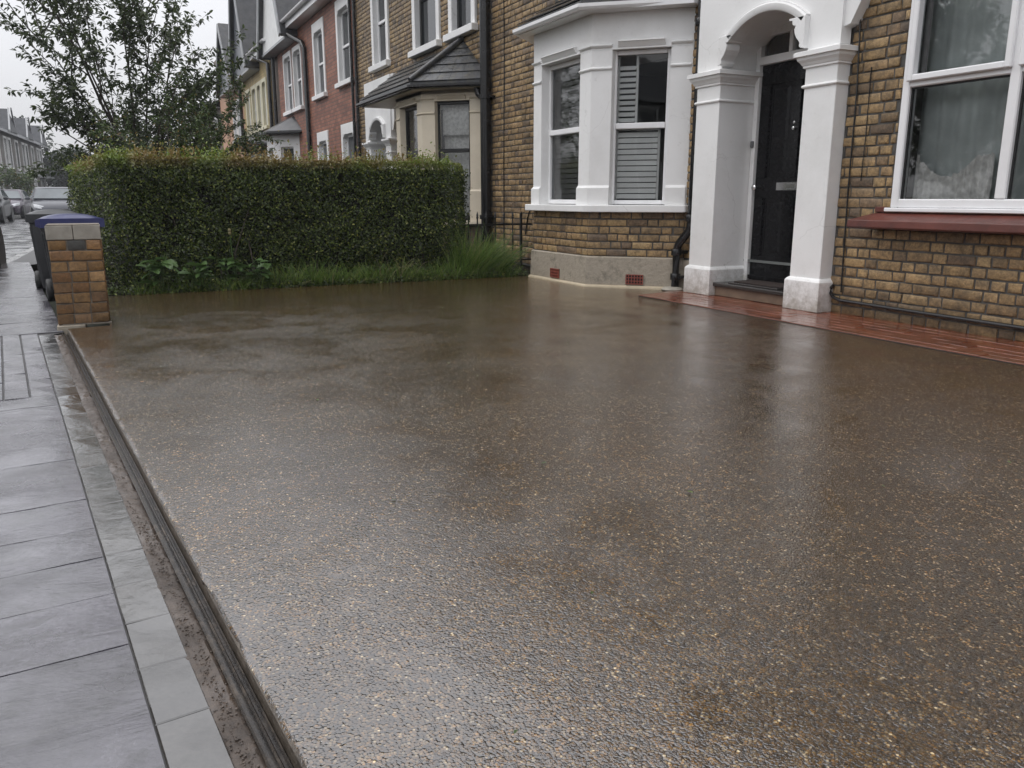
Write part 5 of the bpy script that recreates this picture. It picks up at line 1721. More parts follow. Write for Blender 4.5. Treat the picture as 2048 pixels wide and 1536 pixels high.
def blades(name, base, direc, length, width, mat, parent, segs=4, droop=.6):
    """grass blades: tapering ribbons that arch over"""
    V, Fc = [], []
    for (b, d, l, w) in zip(base, direc, length, width):
        b = Vector(b); d = Vector(d).normalized()
        sd = d.cross(Vector((rnd.uniform(-1, 1), rnd.uniform(-1, 1), .3))).normalized()
        i0 = len(V); p = b.copy(); dd = d.copy()
        for s in range(segs + 1):
            ww = w * (1 - s / segs) ** .7 + .0004
            V.append(tuple(p - sd * ww)); V.append(tuple(p + sd * ww))
            p = p + dd * (l / segs)
            dd = (dd + Vector((0, 0, -droop / segs)) + Vector((d.x, d.y, 0)) * droop * .5 / segs).normalized()
        for s in range(segs):
            a = i0 + 2 * s
            Fc.append((a, a + 1, a + 3, a + 2))
    me = bpy.data.meshes.new(name); me.from_pydata(V, [], Fc)
    return link(name, me, mat, parent)


leaf_mesh('fallen_leaves', FALLEN, rdir(nl) * np.array([1, 1, .15]), rdir(nl) * .25 + np.array([0, 0, 1]), npr.uniform(.008, .024, nl), .6, M['straw'] if 'straw' in M and False else M['shrub'], None)
tag(bpy.data.objects['fallen_leaves'], 'few small wet fallen leaves scattered on the driveway', 'leaves', kind='stuff')

# ---------------- the clipped hedge: along the drive, then along the pavement
hedge = empty('hedge', (-8.6, 1.7, 0), 'long clipped dark green privet hedge behind the brick pier', 'hedge')
HX, HT = -8.42, 1.235
c0 = (HX, .06)
hd = Vector((-.9954, -.0954))
def hedge_face(u):
    """point, outward normal on the hedge outline; u in metres from its right end, round the street corner"""
    Ls = 3.63
    if u < Ls: return Vector((HX + .03 * math.sin(u * 2.1), 3.7 - u, 0)), Vector((1, 0, 0))
    s = u - Ls
    return Vector((HX + hd.x * s, .07 + hd.y * s, 0)), Vector((.09, -.996, 0))
LU = 3.55 + 5.2
def bulge(p):
    return .075 * noise.noise(Vector((p.x * 1.1, p.y * 1.7, p.z * 1.9))) + .05 * noise.noise(Vector((p.x * 3.3, p.y * 4.1, p.z * 4.3)))
def hedge_top(y): return HT + .05 * noise.noise(Vector((y * 1.4, 2, 0)))
N1 = 70000
cen, nr = [], []
for i in range(N1):
    r_ = rnd.random()
    if r_ < .78:
        u = rnd.uniform(0, LU) if rnd.random() < .35 else rnd.uniform(0, 3.6)
        z = rnd.uniform(.05, HT) if rnd.random() < .93 else rnd.uniform(1.0, HT)
        p, nn = hedge_face(u)
        p.z = z
        if noise.noise(Vector((p.y * 5.5 + p.x, z * 5.5, 3.3))) < -.42 and rnd.random() < .75: p = p - nn * rnd.uniform(.06, .14)
        # rounded top edge and rounded free end
        k = max(0, (z - (HT - .10)) / .10)
        inset = .07 * k * k
        e = max(0, (.16 - u) / .16); inset += .16 * e * e
        e2 = max(0, abs(u - 3.55) < .22) * (1 - abs(u - 3.55) / .22) if abs(u - 3.55) < .22 else 0
        inset += .07 * e2
        if z < .32: inset += (.32 - z) * (.5 if u < 2.9 else .1)
        p = p + nn * (bulge(p) - inset - abs(rnd.gauss(0, .035)))
        q = nn + Vector((0, 0, .25 + k))
    elif r_ < .9:   # top
        y = rnd.uniform(-.02, 3.6); x = HX - rnd.uniform(0, .75)
        p = Vector((x, y, hedge_top(y) - abs(rnd.gauss(0, .02)) + (rnd.expovariate(22) if rnd.random() < .35 else 0)))
        q = Vector((.2, 0, 1))
    elif r_ < .955:  # street limb top
        s = rnd.uniform(0, 5.2); a = rnd.uniform(0, .6)
        p = Vector((HX + hd.x * s, .07 + hd.y * s + a, hedge_top(s) + .05 * min(1, s / 3) - abs(rnd.gauss(0, .03)) + (rnd.expovariate(25) if rnd.random() < .3 else 0)))
        q = Vector((0, -.2, 1))
    else:            # right end
        p = Vector((HX - rnd.uniform(.05, .7), 3.7 + rnd.gauss(-.02, .03), rnd.uniform(.15, HT - .06)))
        q = Vector((.3, 1, .2))
    cen.append(p); nr.append(q)
cen = np.array([tuple(p) for p in cen]); nr = np.array([tuple(q) for q in nr])
nr = nr / np.linalg.norm(nr, axis=1, keepdims=True) + rdir(N1) * .75
ax = rdir(N1) + np.array([.25, 0, .35])
leaf_mesh('foliage', cen, ax, nr, npr.uniform(.02, .036, N1), .58, M['hedge'], hedge)
# stray shoots standing out of the clipped surface
cs, as_ = [], []
for i in range(330):
    if rnd.random() < .6:
        b = Vector((HX - rnd.uniform(0, .5), rnd.uniform(0, 3.6), HT - .01)); d = Vector((rnd.uniform(-.4, .6), rnd.uniform(-.5, .5), 1)).normalized(); l = rnd.uniform(.03, .13)
    else:
        b = Vector((HX - .02, rnd.uniform(.1, 3.6), rnd.uniform(.25, 1.15))); d = Vector((1, rnd.uniform(-.7, .7), rnd.uniform(-.2, .8))).normalized(); l = rnd.uniform(.03, .09)
    for q in range(max(4, int(l / .009))):
        sd = Vector((rnd.uniform(-1, 1), rnd.uniform(-1, 1), rnd.uniform(-1, 1)))
        cs.append(tuple(b + d * l * (q + .5) / max(4, int(l / .009)) + sd * .009)); as_.append(tuple(d + sd * .8))
ns_ = len(cs)
leaf_mesh('shoots', np.array(cs), np.array(as_), rdir(ns_) + np.array([.4, 0, .6]), npr.uniform(.018, .034, ns_), .55, M['hedge'], hedge)['kind'] = 'stuff'
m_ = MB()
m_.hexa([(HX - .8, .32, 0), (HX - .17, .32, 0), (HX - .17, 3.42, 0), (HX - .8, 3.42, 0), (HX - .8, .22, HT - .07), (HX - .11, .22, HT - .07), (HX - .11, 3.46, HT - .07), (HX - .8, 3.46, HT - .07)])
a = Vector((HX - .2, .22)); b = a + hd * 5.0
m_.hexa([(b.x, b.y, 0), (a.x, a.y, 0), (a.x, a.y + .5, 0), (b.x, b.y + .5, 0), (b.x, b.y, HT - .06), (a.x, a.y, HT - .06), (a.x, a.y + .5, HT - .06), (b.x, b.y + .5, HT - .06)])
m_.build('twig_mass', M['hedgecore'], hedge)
# bare stems showing through near the foot
m_ = MB()
for i in range(40):
    y = rnd.uniform(.1, 3.5); x = HX - rnd.uniform(.05, .3)
    m_.tube([(x, y, 0), (x + rnd.uniform(-.05, .05), y + rnd.uniform(-.08, .08), .3), (x + rnd.uniform(-.1, .1), y + rnd.uniform(-.15, .15), .75)], [.012, .009, .004], n=5)
m_.build('stems', M['bark'], hedge)['kind'] = 'stuff'

# ---------------- rough grass and weeds along the drive's far edge
bs_, ds_, ls_, ws_ = [], [], [], []
def tuft(x, y, n, hgt, spread, lean=(0.15, 0)):
    for _ in range(n):
        a = rnd.uniform(0, 6.283); r_ = abs(rnd.gauss(0, spread))
        bs_.append((x + math.cos(a) * r_, y + math.sin(a) * r_, -.012))
        ds_.append((math.cos(a) * rnd.uniform(.1, .7) + lean[0], math.sin(a) * rnd.uniform(.1, .7) + lean[1], 1))
        ls_.append(hgt * rnd.uniform(.5, 1.15)); ws_.append(rnd.uniform(.0016, .0042))
for i in range(95):
    y = rnd.uniform(.1, 4.2); x = -8.07 - abs(rnd.gauss(.0, .12)) - .02
    if y < 1.2 and rnd.random() < .3: continue
    tuft(x - .03, y, rnd.randint(18, 38), rnd.uniform(.09, .2), .05)
for y, h_ in ((1.5, .24), (1.65, .27), (1.85, .3), (2.05, .25), (2.25, .22), (2.45, .24), (2.6, .26), (2.8, .26), (3.0, .2), (3.2, .22), (3.4, .26)):
    tuft(-8.22, y, 95, h_, .065)
for i in range(16):          # the tall clump by the railings
    tuft(-8.33 + rnd.uniform(-.2, .14), rnd.uniform(3.45, 4.12), 100, rnd.uniform(.38, .6), .06, lean=(.08, .3))
blades('grass', bs_, ds_, ls_, ws_, M['grass'], None)
tag(bpy.data.objects['grass'], 'rough green grass growing along the far edge of the driveway', 'grass', kind='stuff')
bs_, ds_, ls_, ws_ = [], [], [], []
for i in range(70):
    y = rnd.uniform(1.4, 4.3); x = -8.1 - abs(rnd.gauss(0, .1))
    bs_.append((x, y, -.01)); ds_.append((rnd.uniform(-.2, .7), rnd.uniform(-.7, .9), rnd.uniform(.35, 1))); ls_.append(rnd.uniform(.1, .32)); ws_.append(rnd.uniform(.0012, .0025))
for i in range(26):          # the bent, collapsed stems in front of the hedge
    y = 2.75 + rnd.gauss(0, .12)
    bs_.append((-8.18, y, 0)); ds_.append((rnd.uniform(.0, .4), rnd.uniform(-.3, .6), 1)); ls_.append(rnd.uniform(.3, .5)); ws_.append(.003)
blades('dry_grass', bs_, ds_, ls_, ws_, M['straw'], None, segs=6, droop=1.7)
tag(bpy.data.objects['dry_grass'], 'pale bent grass stems collapsed over the driveway edge', 'dry grass', kind='stuff')


NG = 7000
gy = npr.uniform(-.02, 4.3, NG); gx_ = -8.075 - np.abs(npr.normal(0, .2, NG))
cen = np.stack([gx_, gy, npr.uniform(-.01, .05, NG) + np.clip(-8.1 - gx_, 0, .3) * npr.uniform(0, .5, NG)], axis=1)
leaf_mesh('ground_cover', cen, rdir(NG) + np.array([.3, 0, .2]), rdir(NG) * .7 + np.array([.3, 0, 1]), npr.uniform(.014, .034, NG), .6, M['hedge'], None)
tag(bpy.data.objects['ground_cover'], 'low dark leaf litter and creeping plants under the hedge', 'ground cover', kind='stuff')


def lobed_leaf(mb, base, direc, size, roll):
    """a broad, toothed weed leaf with a folded midrib"""
    d = Vector(direc).normalized()
    s = d.cross(Vector((0, 0, 1))).normalized(); u = s.cross(d)
    s, u = s * math.cos(roll) + u * math.sin(roll), u * math.cos(roll) - s * math.sin(roll)
    out = [(0, .04), (.12, .1), (.2, .34), (.3, .26), (.42, .52), (.5, .36), (.64, .5), (.72, .28), (.86, .26), (1.0, 0)]
    vs_ = []
    for t_, w in out:
        c = Vector(base) + d * t_ * size + u * (-.28 * t_ * t_ * size)
        vs_ += [c - s * w * size * .62 + u * w * size * .2, c, c + s * w * size * .62 + u * w * size * .2]
    fs_ = []
    for i in range(len(out) - 1):
        a = i * 3
        fs_ += [(a, a + 1, a + 4, a + 3), (a + 1, a + 2, a + 5, a + 4)]
    mb.add(vs_, fs_)


def weed(x, y, hgt, nleaf, size, label, seed=None):
    o = empty('weed', (x, y, 0), label, 'weed', 'weeds under the hedge')
    m_ = MB(); tops = []
    for i in range(max(2, nleaf // 4)):
        tx, ty = x + rnd.uniform(-.08, .14), y + rnd.uniform(-.16, .16)
        path = [(x + rnd.uniform(-.03, .03), y + rnd.uniform(-.04, .04), -.01), ((x + tx) / 2, (y + ty) / 2, hgt * .55), (tx, ty, hgt * rnd.uniform(.75, 1))]
        m_.tube(path, [.006, .005, .002], n=5); tops.append(path)
    m_.build('stem', M['weed'], o)
    for i in range(nleaf):
        p = rnd.choice(tops); q = rnd.uniform(.15, 1)
        b = Vector(p[0]).lerp(Vector(p[1]), q * 2) if q < .5 else Vector(p[1]).lerp(Vector(p[2]), q * 2 - 1)
        a = rnd.uniform(-1.9, 1.9)
        lm = MB(); lobed_leaf(lm, b, (math.cos(a), math.sin(a), rnd.uniform(-.15, .6)), size * rnd.uniform(.6, 1.2), rnd.uniform(-.6, .6))
        lm.build('leaf', M['weed'], o, normals=False)
    return o


weed(-8.2, .42, .38, 26, .16, 'broad-leaved weed nearest the brick pier, with large toothed leaves')
weed(-8.2, .76, .30, 24, .13, 'low broad-leaved weed second from the brick pier')
weed(-8.24, 1.1, .35, 26, .14, 'bushy broad-leaved weed under the thistle stalk at the hedge')
weed(-8.2, 1.36, .28, 22, .13, 'broad-leaved weed where the leafy weeds meet the grass')
th_ = empty('thistle_stalk', (-8.25, 1.1, 0), 'single upright pale seed head standing before the hedge', 'weed')
m_ = MB(); m_.tube([(-8.25, 1.12, 0), (-8.24, 1.1, .3), (-8.23, 1.09, .54)], [.006, .005, .004], n=6); m_.build('stem', M['weed'], th_)
for z, r_ in ((.53, .016), (.555, .018)):
    m_ = MB(); m_.lathe([(.004, -.02), (r_ * .8, -.012), (r_, .004), (r_ * .7, .016), (.003, .02)], 10, Matrix.Translation((-8.23, 1.09, z))); m_.build('seed_head', M['straw'], th_, smooth=True)


# ---------------- trees and shrubs
def grow_tree(name, label, loc, hgt, spread, n_leaf, leaf_len, leafm, seed, cat='tree', trunk_r=.09, levels=3, lean=(0, 0), fork=.25, group=None, wfac=.42, splay=.85, n0=9, extra=()):
    r = random.Random(seed)
    o = empty(name, loc, label, cat, group)
    base = Vector(loc)
    wood = MB(); twigs = []
    def limb(p, d, l, rad, lev):
        pts = [p.copy()]; rr = [rad]; q = p.copy(); dd = d.copy()
        ns = 5
        for i in range(ns):
            dd = (dd + Vector((r.uniform(-.2, .2), r.uniform(-.2, .2), r.uniform(-.08, .16)))).normalized()
            q = q + dd * (l / ns); pts.append(q.copy()); rr.append(rad * (1 - .75 * (i + 1) / ns))
        wood.tube(pts, rr, n=6 if lev > 1 else 4, cap=False)
        if lev <= 1:
            twigs.append((pts, l))
        if lev > 0:
            k = r.randint(4, 6) if lev > 1 else r.randint(3, 5)
            for i in range(k):
                f = r.uniform(.25, 1.0)
                idx = min(ns - 1, int(f * ns)); b = pts[idx].lerp(pts[idx + 1], f * ns - idx)
                a = r.uniform(0, 6.283)
                perp = dd.orthogonal().normalized(); perp = Matrix.Rotation(a, 3, dd) @ perp
                nd_ = (dd * r.uniform(.6, 1.1) + perp * r.uniform(.5, .95) + Vector((0, 0, .12))).normalized()
                limb(b, nd_, l * r.uniform(.4, .62), rad * .45, lev - 1)
    top = base + Vector((lean[0], lean[1], hgt * fork))
    wood.tube([base - Vector((0, 0, .1)), base.lerp(top, .5) + Vector((r.uniform(-.04, .04), r.uniform(-.04, .04), 0)), top], [trunk_r, trunk_r * .8, trunk_r * .65], n=9)
    for i in range(n0):
        a = 6.283 * i / n0 + r.uniform(-.3, .3)
        s = r.uniform(.25, 1) * splay
        d = Vector((math.cos(a) * s, math.sin(a) * s, r.uniform(.35, 1.0))).normalized()
        l = min(hgt * (1 - fork), spread / max(.15, math.sqrt(max(0, 1 - d.z * d.z)))) * r.uniform(.7, 1.0)
        limb(base.lerp(top, r.uniform(.55, 1)), d, l, trunk_r * .42, levels - 1)
    for d, l in extra:
        limb(top, Vector(d).normalized(), l, trunk_r * .3, levels - 1)
    wood.build('trunk', M['bark'], o, smooth=True, normals=False)
    cen, ax = [], []
    tot = sum(l for _, l in twigs)
    for pts, l in twigs:
        k = max(2, int(n_leaf * l / tot))
        for _ in range(k):
            f = r.random() ** .7 * (len(pts) - 1.001); i = int(f)
            p = pts[i].lerp(pts[i + 1], f - i)
            d = (pts[i + 1] - pts[i]).normalized()
            dv = d * .4 + Vector((r.uniform(-1, 1), r.uniform(-1, 1), r.uniform(-1.1, .35)))
            dv.normalize()
            cen.append(tuple(p + dv * leaf_len * .75)); ax.append(tuple(dv))
    n = len(cen)
    nr_ = rdir(n) * .8 + np.array([0, 0, 1.0])
    leaf_mesh('crown', np.array(cen), np.array(ax), nr_, npr.uniform(.65, 1.2, n) * leaf_len, wfac, leafm, o)
    return o


grow_tree('garden_tree', 'dark loose-leaved garden tree rising above the hedge against the sky', (-16.2, .76, 0), 5.4, 1.35, 16000, .105, M['treeleaf'], 5, trunk_r=.075, fork=.24, n0=13, splay=.95,
          extra=[((.1, -1, .6), 1.7), ((.2, -1, .12), 1.3), ((0, .7, .9), 1.5), ((0, .45, 1), 2.6), ((0, -.5, 1), 2.6), ((0, .05, 1), 2.8)])
grow_tree('shrub', 'rounded bright green shrub above the hedge, below the garden tree', (-13.4, 1.15, 0), 2.75, .85, 15000, .06, M['shrub'], 8, cat='shrub', trunk_r=.05, fork=.25, n0=12, splay=1.0)
grow_tree('shrub', 'smaller dark shrub above the hedge, in front of the pale yellow house', (-13.9, 1.8, 0), 1.95, .5, 5500, .055, M['shrub'], 9, cat='shrub', trunk_r=.04, fork=.3, n0=9)

# ---------------- railings
rl = empty('railing', (-9.2, 4.35, 0), 'low black iron railing with spear tops between hedge and bay', 'railing')
m_ = MB(); m_.box(-9.21, -9.19, 3.86, 4.9, .525, .548); m_.build('rail', M['iron'], rl)
m_ = MB(); m_.box(-9.21, -9.19, 3.86, 4.9, .08, .1); m_.build('rail', M['iron'], rl)
for i in range(8):
    y = 3.9 + i * .122
    m_ = MB(); m_.tube([(-9.2, y, 0), (-9.2, y, .62)], .009, n=6)
    m_.lathe([(.009, .6), (.017, .625), (.012, .645), (.016, .652), (.001, .70)], 8, Matrix.Translation((-9.2, y, 0)))
    m_.build('bar', M['iron'], rl)
m_ = MB(); m_.box(-9.215, -9.185, 4.735, 4.765, 0, .68); m_.build('post', M['iron'], rl, bevel=.004)


# ================================================================== CARS
def car_paint(name, col, rough=.3):
    return plain(name, col, rough=rough, metal=.2, var=.08, scale=2, coat=.25)
M['cp_dark'] = car_paint('dark_car_paint', (.03, .032, .038))
M['cp_grey'] = car_paint('grey_car_paint', (.06, .063, .075))
M['cp_violet'] = car_paint('violet_grey_paint', (.075, .06, .08))
M['cp_silver'] = car_paint('silver_car_paint', (.45, .46, .48))
M['lens'] = plain('headlamp_lens', (.6, .62, .64), rough=.12, spec=.8)
M['plate'] = plain('number_plate', (.68, .68, .64), rough=.4)
M['carglass'] = plain('car_glass', (.10, .12, .13), rough=.05, spec=.9, var=.3, scale=1.5)
M['trim'] = plain('black_trim', (.02, .02, .02), rough=.45)
M['tail'] = plain('tail_lamp', (.22, .012, .012), rough=.2)


def make_car(label, paint, L=4.05, Wd=1.72, Ht=1.47, group='cars along the road'):
    """x = length (front at -x), y = width; wheels on z=0"""
    o = bpy.data.objects.new('car', None); COL.objects.link(o)
    tag(o, label, 'car', group)
    hl, hw = L / 2, Wd / 2
    # body: sections from nose to tail (x, half width, underside, shoulder height)
    st = [(-hl, .62, .30, .52), (-hl + .07, .74, .22, .66), (-hl + .25, .83, .19, .76), (-hl + .55, .95, .19, .84), (-hl + 1.0, 1, .19, .91), (-hl + 1.35, 1, .19, .95),
          (0, 1, .19, .96), (hl - 1.1, 1, .2, .98), (hl - .5, .97, .22, .99), (hl - .15, .92, .26, .97), (hl - .02, .84, .34, .9), (hl, .8, .42, .8)]
    V, Fc = [], []
    n = 14
    for x, f, zb, zs in st:
        w = hw * f
        ring = [(-w * .82, zb), (-w * .97, zb + .08), (-w, zb + .25), (-w, zs - .22), (-w * .97, zs - .08), (-w * .88, zs), (-w * .45, zs + .03 * f)]
        ring += [(-a, b) for a, b in ring[::-1]]
        V += [(x, a, b) for a, b in ring]
    for i in range(len(st) - 1):
        for k in range(n):
            Fc.append((i * n + k, i * n + (k + 1) % n, (i + 1) * n + (k + 1) % n, (i + 1) * n + k))
    Fc += [tuple(range(n)), tuple((len(st) - 1) * n + k for k in range(n))[::-1]]
    m_ = MB(); m_.add(V, Fc); m_.build('body', paint, o, smooth=True)
    # cabin
    zb, zt = .93, Ht
    bt = [(-hl + 1.05, .9), (-hl + 1.45, .94), (.3, .95), (hl - .45, .93), (hl - .1, .86)]
    tp = [(-hl + 1.72, .70), (-hl + 2.0, .74), (.35, .76), (hl - .75, .74), (hl - .42, .68)]
    V, Fc = [], []
    for (x, f), (x2, f2), dz in zip(bt, tp, (-.05, -.008, 0, -.03, -.1)):
        V += [(x, -hw * f, zb), (x2, -hw * f2, zt + dz - .03), (x2, -hw * f2 * .8, zt + dz), (x2, hw * f2 * .8, zt + dz), (x2, hw * f2, zt + dz - .03), (x, hw * f, zb)]
    for i in range(4):
        for k in range(5):
            Fc.append((i * 6 + k, i * 6 + k + 1, i * 6 + k + 7, i * 6 + k + 6))
    Fc += [tuple(range(6)), tuple(24 + k for k in range(6))[::-1]]
    m_ = MB(); m_.add(V, Fc); m_.build('cabin', paint, o, smooth=True)
    # glass panels a little proud of the cabin
    def panel(name, q, mat, out):
        q = [Vector(p) for p in q]; c = sum(q, Vector()) / 4
        nn = (q[1] - q[0]).cross(q[3] - q[0]).normalized()
        if nn.dot(c - Vector((0, 0, .9))) < 0: nn = -nn
        m_ = MB(); m_.hexa([p - nn * .02 for p in q] + [p + nn * out for p in q]); return m_.build(name, mat, o)
    b0, t0 = Vector((-hl + 1.05, 0, zb)), Vector((-hl + 1.72, 0, zt - .05))
    w0, w1 = hw * .9, hw * .70
    panel('windscreen', [(b0.x + .04, -w0 * .93, zb + .05), (b0.x + .04, w0 * .93, zb + .05), (t0.x - .05, w1 * .9, zt - .1), (t0.x - .05, -w1 * .9, zt - .1)], M['carglass'], .03)
    panel('rear_window', [(hl - .13, -hw * .76, zb + .06), (hl - .13, hw * .76, zb + .06), (hl - .37, hw * .6, zt - .18), (hl - .37, -hw * .6, zt - .18)], M['carglass'], .03)
    for s in (-1, 1):
        panel('side_window', [(-hl + 1.42, s * hw * .935, zb + .05), (.05, s * hw * .945, zb + .05), (.05, s * hw * .775, zt - .09), (-hl + 1.95, s * hw * .765, zt - .09)], M['carglass'], .012)
        panel('side_window', [(.12, s * hw * .945, zb + .05), (hl - .6, s * hw * .935, zb + .05), (hl - .95, s * hw * .76, zt - .1), (.12, s * hw * .775, zt - .09)], M['carglass'], .012)
        m_ = MB(); m_.lathe([(.02, -.05), (.07, -.04), (.085, .02), (.05, .06)], 10, Matrix.Translation((-hl + 1.38, s * (hw + .06), 1.0)) @ Matrix.Rotation(R(90), 4, 'Y') @ Matrix.Diagonal((.8, 1.25, 1, 1))); m_.build('wing_mirror', paint, o, smooth=True)
        m_ = MB(); m_.hexa([(-hl + .06, s * hw * .42, .60), (-hl + .02, s * hw * .68, .62), (-hl + .3, s * hw * .86, .66), (-hl + .3, s * hw * .5, .62), (-hl + .13, s * hw * .42, .7), (-hl + .1, s * hw * .70, .76), (-hl + .42, s * hw * .87, .80), (-hl + .42, s * hw * .5, .76)])
        m_.build('headlight', M['lens'], o, bevel=.02, seg=2, smooth=True)
        m_ = MB(); m_.box(hl - .1, hl - .005, s * hw * .78 - .1, s * hw * .78 + .06, .72, .96); m_.build('tail_light', M['tail'], o, bevel=.02)
        for xw in (-hl + .72, hl - .72):
            Mx = Matrix.Translation((xw, s * (hw - .09), .31)) @ Matrix.Rotation(R(90), 4, 'X')
            m_ = MB(); m_.lathe([(.2, -.1), (.29, -.1), (.31, -.06), (.31, .06), (.29, .1), (.2, .1)], 24, Mx)
            wh = m_.build('wheel', M['rubber'], o, smooth=True)
            m_ = MB(); m_.lathe([(.05, -.085), (.2, -.1), (.21, -.06), (.21, .06), (.2, .1), (.05, .085)], 20, Mx); m_.build('rim', M['lead'], wh, smooth=True)
            m_ = MB(); m_.lathe([(.355, -.02), (.36, .0), (.355, .02)], 24, Matrix.Translation((xw, s * (hw - .008), .33)) @ Matrix.Rotation(R(90), 4, 'X')); m_.build('wheel_arch', M['trim'], o, smooth=True)
    m_ = MB(); m_.box(-hl - .012, -hl + .1, -.42, .42, .5, .6); m_.build('grille', M['trim'], o, bevel=.015)
    m_ = MB(); m_.box(-hl + .0, -hl + .12, -.6, .6, .26, .36); m_.build('lower_grille', M['trim'], o, bevel=.015)
    m_ = MB(); m_.box(-hl - .022, -hl, -.26, .26, .38, .49); m_.build('number_plate', M['plate'], o, bevel=.004)
    for s in (-.25, .3):
        m_ = MB(); m_.tube([(-hl + 1.1, s, zb + .05), (-hl + 1.2, s + .42, zb + .14)], .012, n=5); m_.build('wiper', M['trim'], o)
    return o


RZ = -.155
c1 = make_car('dark car cut off by the left edge, nearest to the lens', M['cp_dark'], Ht=1.45)
c1.location = (-11.85, -2.18, RZ); c1.rotation_euler.z = R(-1.5)
def car_at(label, paint, loc, rz):
    c = copy_tree(c1); c['label'] = label
    for ch in c.children:
        if ch.data.materials and ch.data.materials[0] == M['cp_dark']:
            ch.data = ch.data.copy(); ch.data.materials[0] = paint
    c.location = loc; c.rotation_euler.z = rz
    return c
# the other cars face the lens: the car's front is -x, so turn them round
car_at('violet-grey hatchback facing the lens on the far left', M['cp_violet'], (-49.5, -4.2, RZ), R(180 - 4))
car_at('grey car facing the lens beside the hedge end', M['cp_grey'], (-37.8, -1.62, RZ), R(180 + 3))
car_at('silver car roof showing between the violet-grey and grey cars', M['cp_silver'], (-56.5, -2.9, RZ), R(180 + 4))
car_at('dark car half cut off by the left edge, behind the nearest one', M['cp_dark'], (-41.5, -4.45, RZ), R(180 - 2))


# ================================================================== THE TERRACE ACROSS THE ROAD
def make_opp(label):
    """local: x along the terrace, front face at y=0 looking to -y"""
    o = bpy.data.objects.new('terraced_house', None); COL.objects.link(o)
    tag(o, label, 'house', 'terraced houses across the road')
    w = 7.0
    wins = [(1.0, 2.1), (3.9, 4.9), (5.5, 6.4)]
    hs_ = [(a, b, 3.1, 4.9) for a, b in wins] + [(.6, 1.8, .9, 2.4), (2.6, 3.6, 0, 2.3), (4.4, 6.2, .9, 2.4)]
    m_ = MB(); holes_boxes(m_, 0, w, 0, 5.4, 0, .3, hs_); m_.build('wall', M['opprender'], o)
    m_ = MB(); m_.box(0, .2, .3, 8, 0, 5.4); m_.box(w - .2, w, .3, 8, 0, 5.4); m_.box(.2, w - .2, 7.8, 8, 0, 5.4); m_.build('party_wall', M['opprender'], o)
    for a, b, z0, z1 in hs_:
        if z0 == 0:
            m_ = MB(); m_.box(a, b, .22, .27, 0, 2.1); m_.build('door', M['trim'], o)
            m_ = MB(); m_.box(a, b, .2, .27, 2.1, 2.3); m_.build('door_head', M['white'], o); continue
        m_ = MB(); m_.box(a - .12, a, -.05, .1, z0 - .1, z1 + .15); m_.box(b, b + .12, -.05, .1, z0 - .1, z1 + .15); m_.box(a, b, -.05, .1, z1, z1 + .15); m_.box(a - .12, b + .12, -.1, .1, z0 - .22, z0 - .1)
        m_.box(a, a + .07, .1, .16, z0, z1); m_.box(b - .07, b, .1, .16, z0, z1); m_.box(a + .07, b - .07, .1, .16, (z0 + z1) / 2 - .05, (z0 + z1) / 2 + .05); m_.box(a + .07, b - .07, .1, .16, z1 - .08, z1)
        wf_ = m_.build('window', M['white'], o)
        m_ = MB(); m_.box(a, b, .165, .18, z0, z1); m_.build('pane', M['farglass'], wf_)
    m_ = MB(); th = .1
    m_.prism([(-.35, 5.3), (4, 8.0), (8.3, 5.3), (8.3, 5.4), (4, 8.1), (-.35, 5.4)][::-1], 0, w, axis='x'); ro = m_.build('roof', M['opproof'], o)
    m_ = MB(); m_.box(0, w, -.42, -.34, 5.2, 5.36); m_.build('gutter', M['verge'], ro)
    # hipped gablet over the bay
    m_ = MB(); m_.add([(3.6, -.5, 5.35), (6.9, -.5, 5.35), (5.25, -.3, 6.9), (5.25, 2.4, 6.9), (3.6, .9, 5.35), (6.9, .9, 5.35)], [(0, 1, 2), (1, 5, 3, 2), (0, 2, 3, 4), (0, 4, 5, 1), (4, 3, 5)]); gb = m_.build('gable', M['opproof'], ro)
    m_ = MB()
    for p, q in (((3.6, 5.35), (5.25, 6.9)), ((5.25, 6.9), (6.9, 5.35))):
        m_.hexa([(p[0], -.56, p[1] - .08), (q[0], -.40, q[1] - .08), (q[0], -.3, q[1] - .08), (p[0], -.46, p[1] - .08), (p[0], -.56, p[1] + .08), (q[0], -.40, q[1] + .08), (q[0], -.3, q[1] + .08), (p[0], -.46, p[1] + .08)])
    m_.build('bargeboard', M['verge'], ro)
    m_ = MB(); m_.box(-.5, .5, 3.6, 4.4, 7.0, 8.9); m_.box(-.56, .56, 3.54, 4.46, 8.9, 9.05); m_.build('chimney', M['brownbrick'], ro)
    m_ = MB(); m_.box(3.9, 6.7, -.75, -.001, 2.6, 2.72); m_.build('bay_roof', M['verge'], o)
    return o


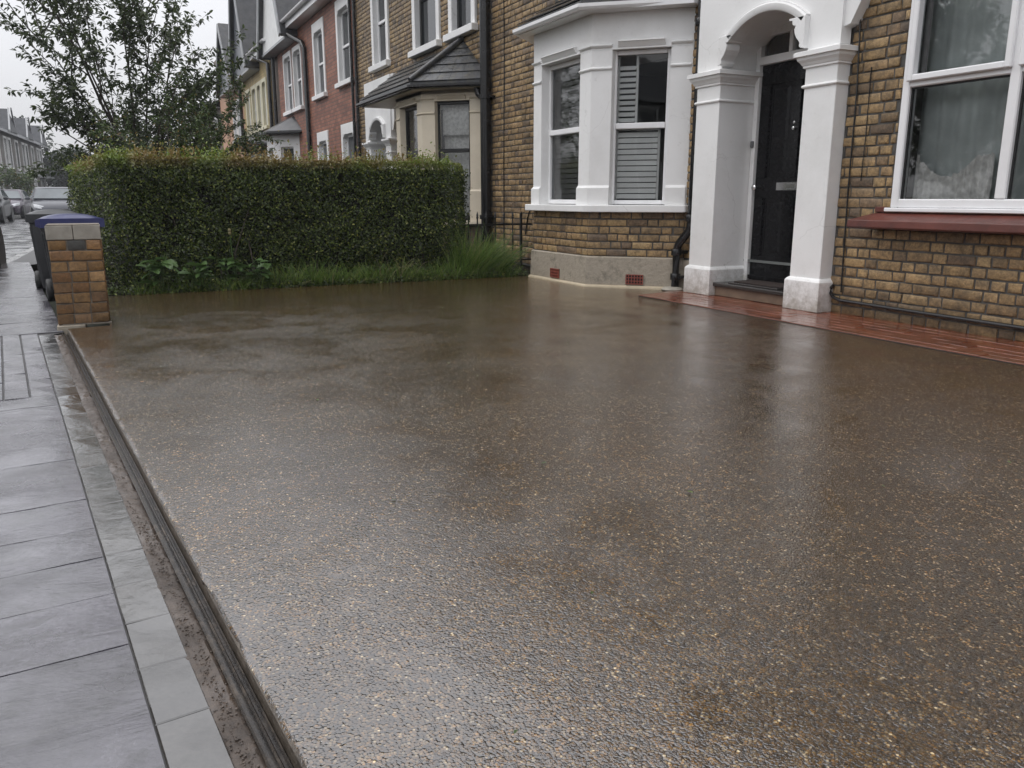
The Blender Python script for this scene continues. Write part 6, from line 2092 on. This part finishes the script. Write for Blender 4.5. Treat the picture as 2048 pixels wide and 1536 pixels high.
# the far row's front line runs from (0,-14.7) and closes on the road with distance
def opp_place(o, u):
    # house's local -y must face the road (+y world), its x axis then runs towards the lens
    y = -10.5 + .078 * u
    o.location = (-u, y, -.1)
    o.rotation_euler.z = R(180) - math.atan(.078)
opp = make_opp('grey rendered terraced house across the road, nearest of the three in view')
opp_place(opp, 61.6)
for u, lab in ((68.7, 'grey rendered terraced house across the road, middle one of the three'), (75.8, 'grey rendered terraced house across the road, farthest of the three')):
    c = copy_tree(opp); c['label'] = lab; opp_place(c, u)
for x_, lab in ((13.5, 'grey terraced house behind the lens, left one mirrored in the bay glass'), (20.6, 'grey terraced house behind the lens, right one mirrored in the bay glass')):
    c = copy_tree(opp); c['label'] = lab; c.location = (x_, -21, -.1); c.rotation_euler.z = R(180)

# greenery far down the road
def blob_tree(name, label, loc, hgt, rad, n, ll, mat, seed, cat='tree', group='trees at the end of the road', cone=False):
    return grow_tree(name, label, loc, hgt, rad, n, ll, mat, seed, cat=cat, trunk_r=hgt * .02, levels=3, fork=.15, group=group, n0=12, splay=1.0 if not cone else .5, wfac=.6)
blob_tree('distant_tree', 'dark broad tree at the end of the road, beside the grey terrace', (-88, -1.2, -.2), 5.0, 2.6, 3500, .42, M['fartree'], 21)
blob_tree('distant_tree', 'dark rounded tree at the end of the road, left of the hedge top', (-84, 1.9, -.2), 6.6, 3.4, 4500, .42, M['fartree'], 22)
blob_tree('distant_tree', 'pointed dark conifer at the end of the road', (-95, -4.0, -.2), 6.2, 2.0, 3000, .4, M['fartree'], 23, cone=True)
blob_tree('distant_tree', 'greyish low tree behind the hedge, right of the road end', (-80, 5.6, -.2), 5.6, 3.4, 4000, .42, M['fartree'], 24)
blob_tree('garden_shrub', 'olive green shrub in front of the grey terrace, at the left edge', (-55, -4.95, -.1), 2.5, 1.5, 4500, .16, M['shrub'], 25, cat='shrub', group='shrubs across the road')
grow_tree('street_tree', 'leafy tree across the road, seen only mirrored in the window', (-14.0, -11.5, -.1), 6.6, 4.2, 22000, .24, M['treeleaf'], 31, trunk_r=.16, fork=.08, n0=16, splay=1.1)

# ================================================================== RAIN-HAZE in the air down the road
hz = bpy.data.materials.new('haze_air'); hz.use_nodes = True
hz.node_tree.nodes.remove(hz.node_tree.nodes['Principled BSDF'])
pvn = hz.node_tree.nodes.new('ShaderNodeVolumePrincipled')
pvn.inputs['Color'].default_value = (.93, .95, 1, 1)
pvn.inputs['Density'].default_value = .001
hz.node_tree.links.new(pvn.outputs[0], hz.node_tree.nodes['Material Output'].inputs['Volume'])
m_ = MB(); m_.box(-130, 40, -60, 60, -2.0, 11.0)
tag(m_.build('haze', hz), 'thin rainy haze in the air', 'haze', kind='stuff')
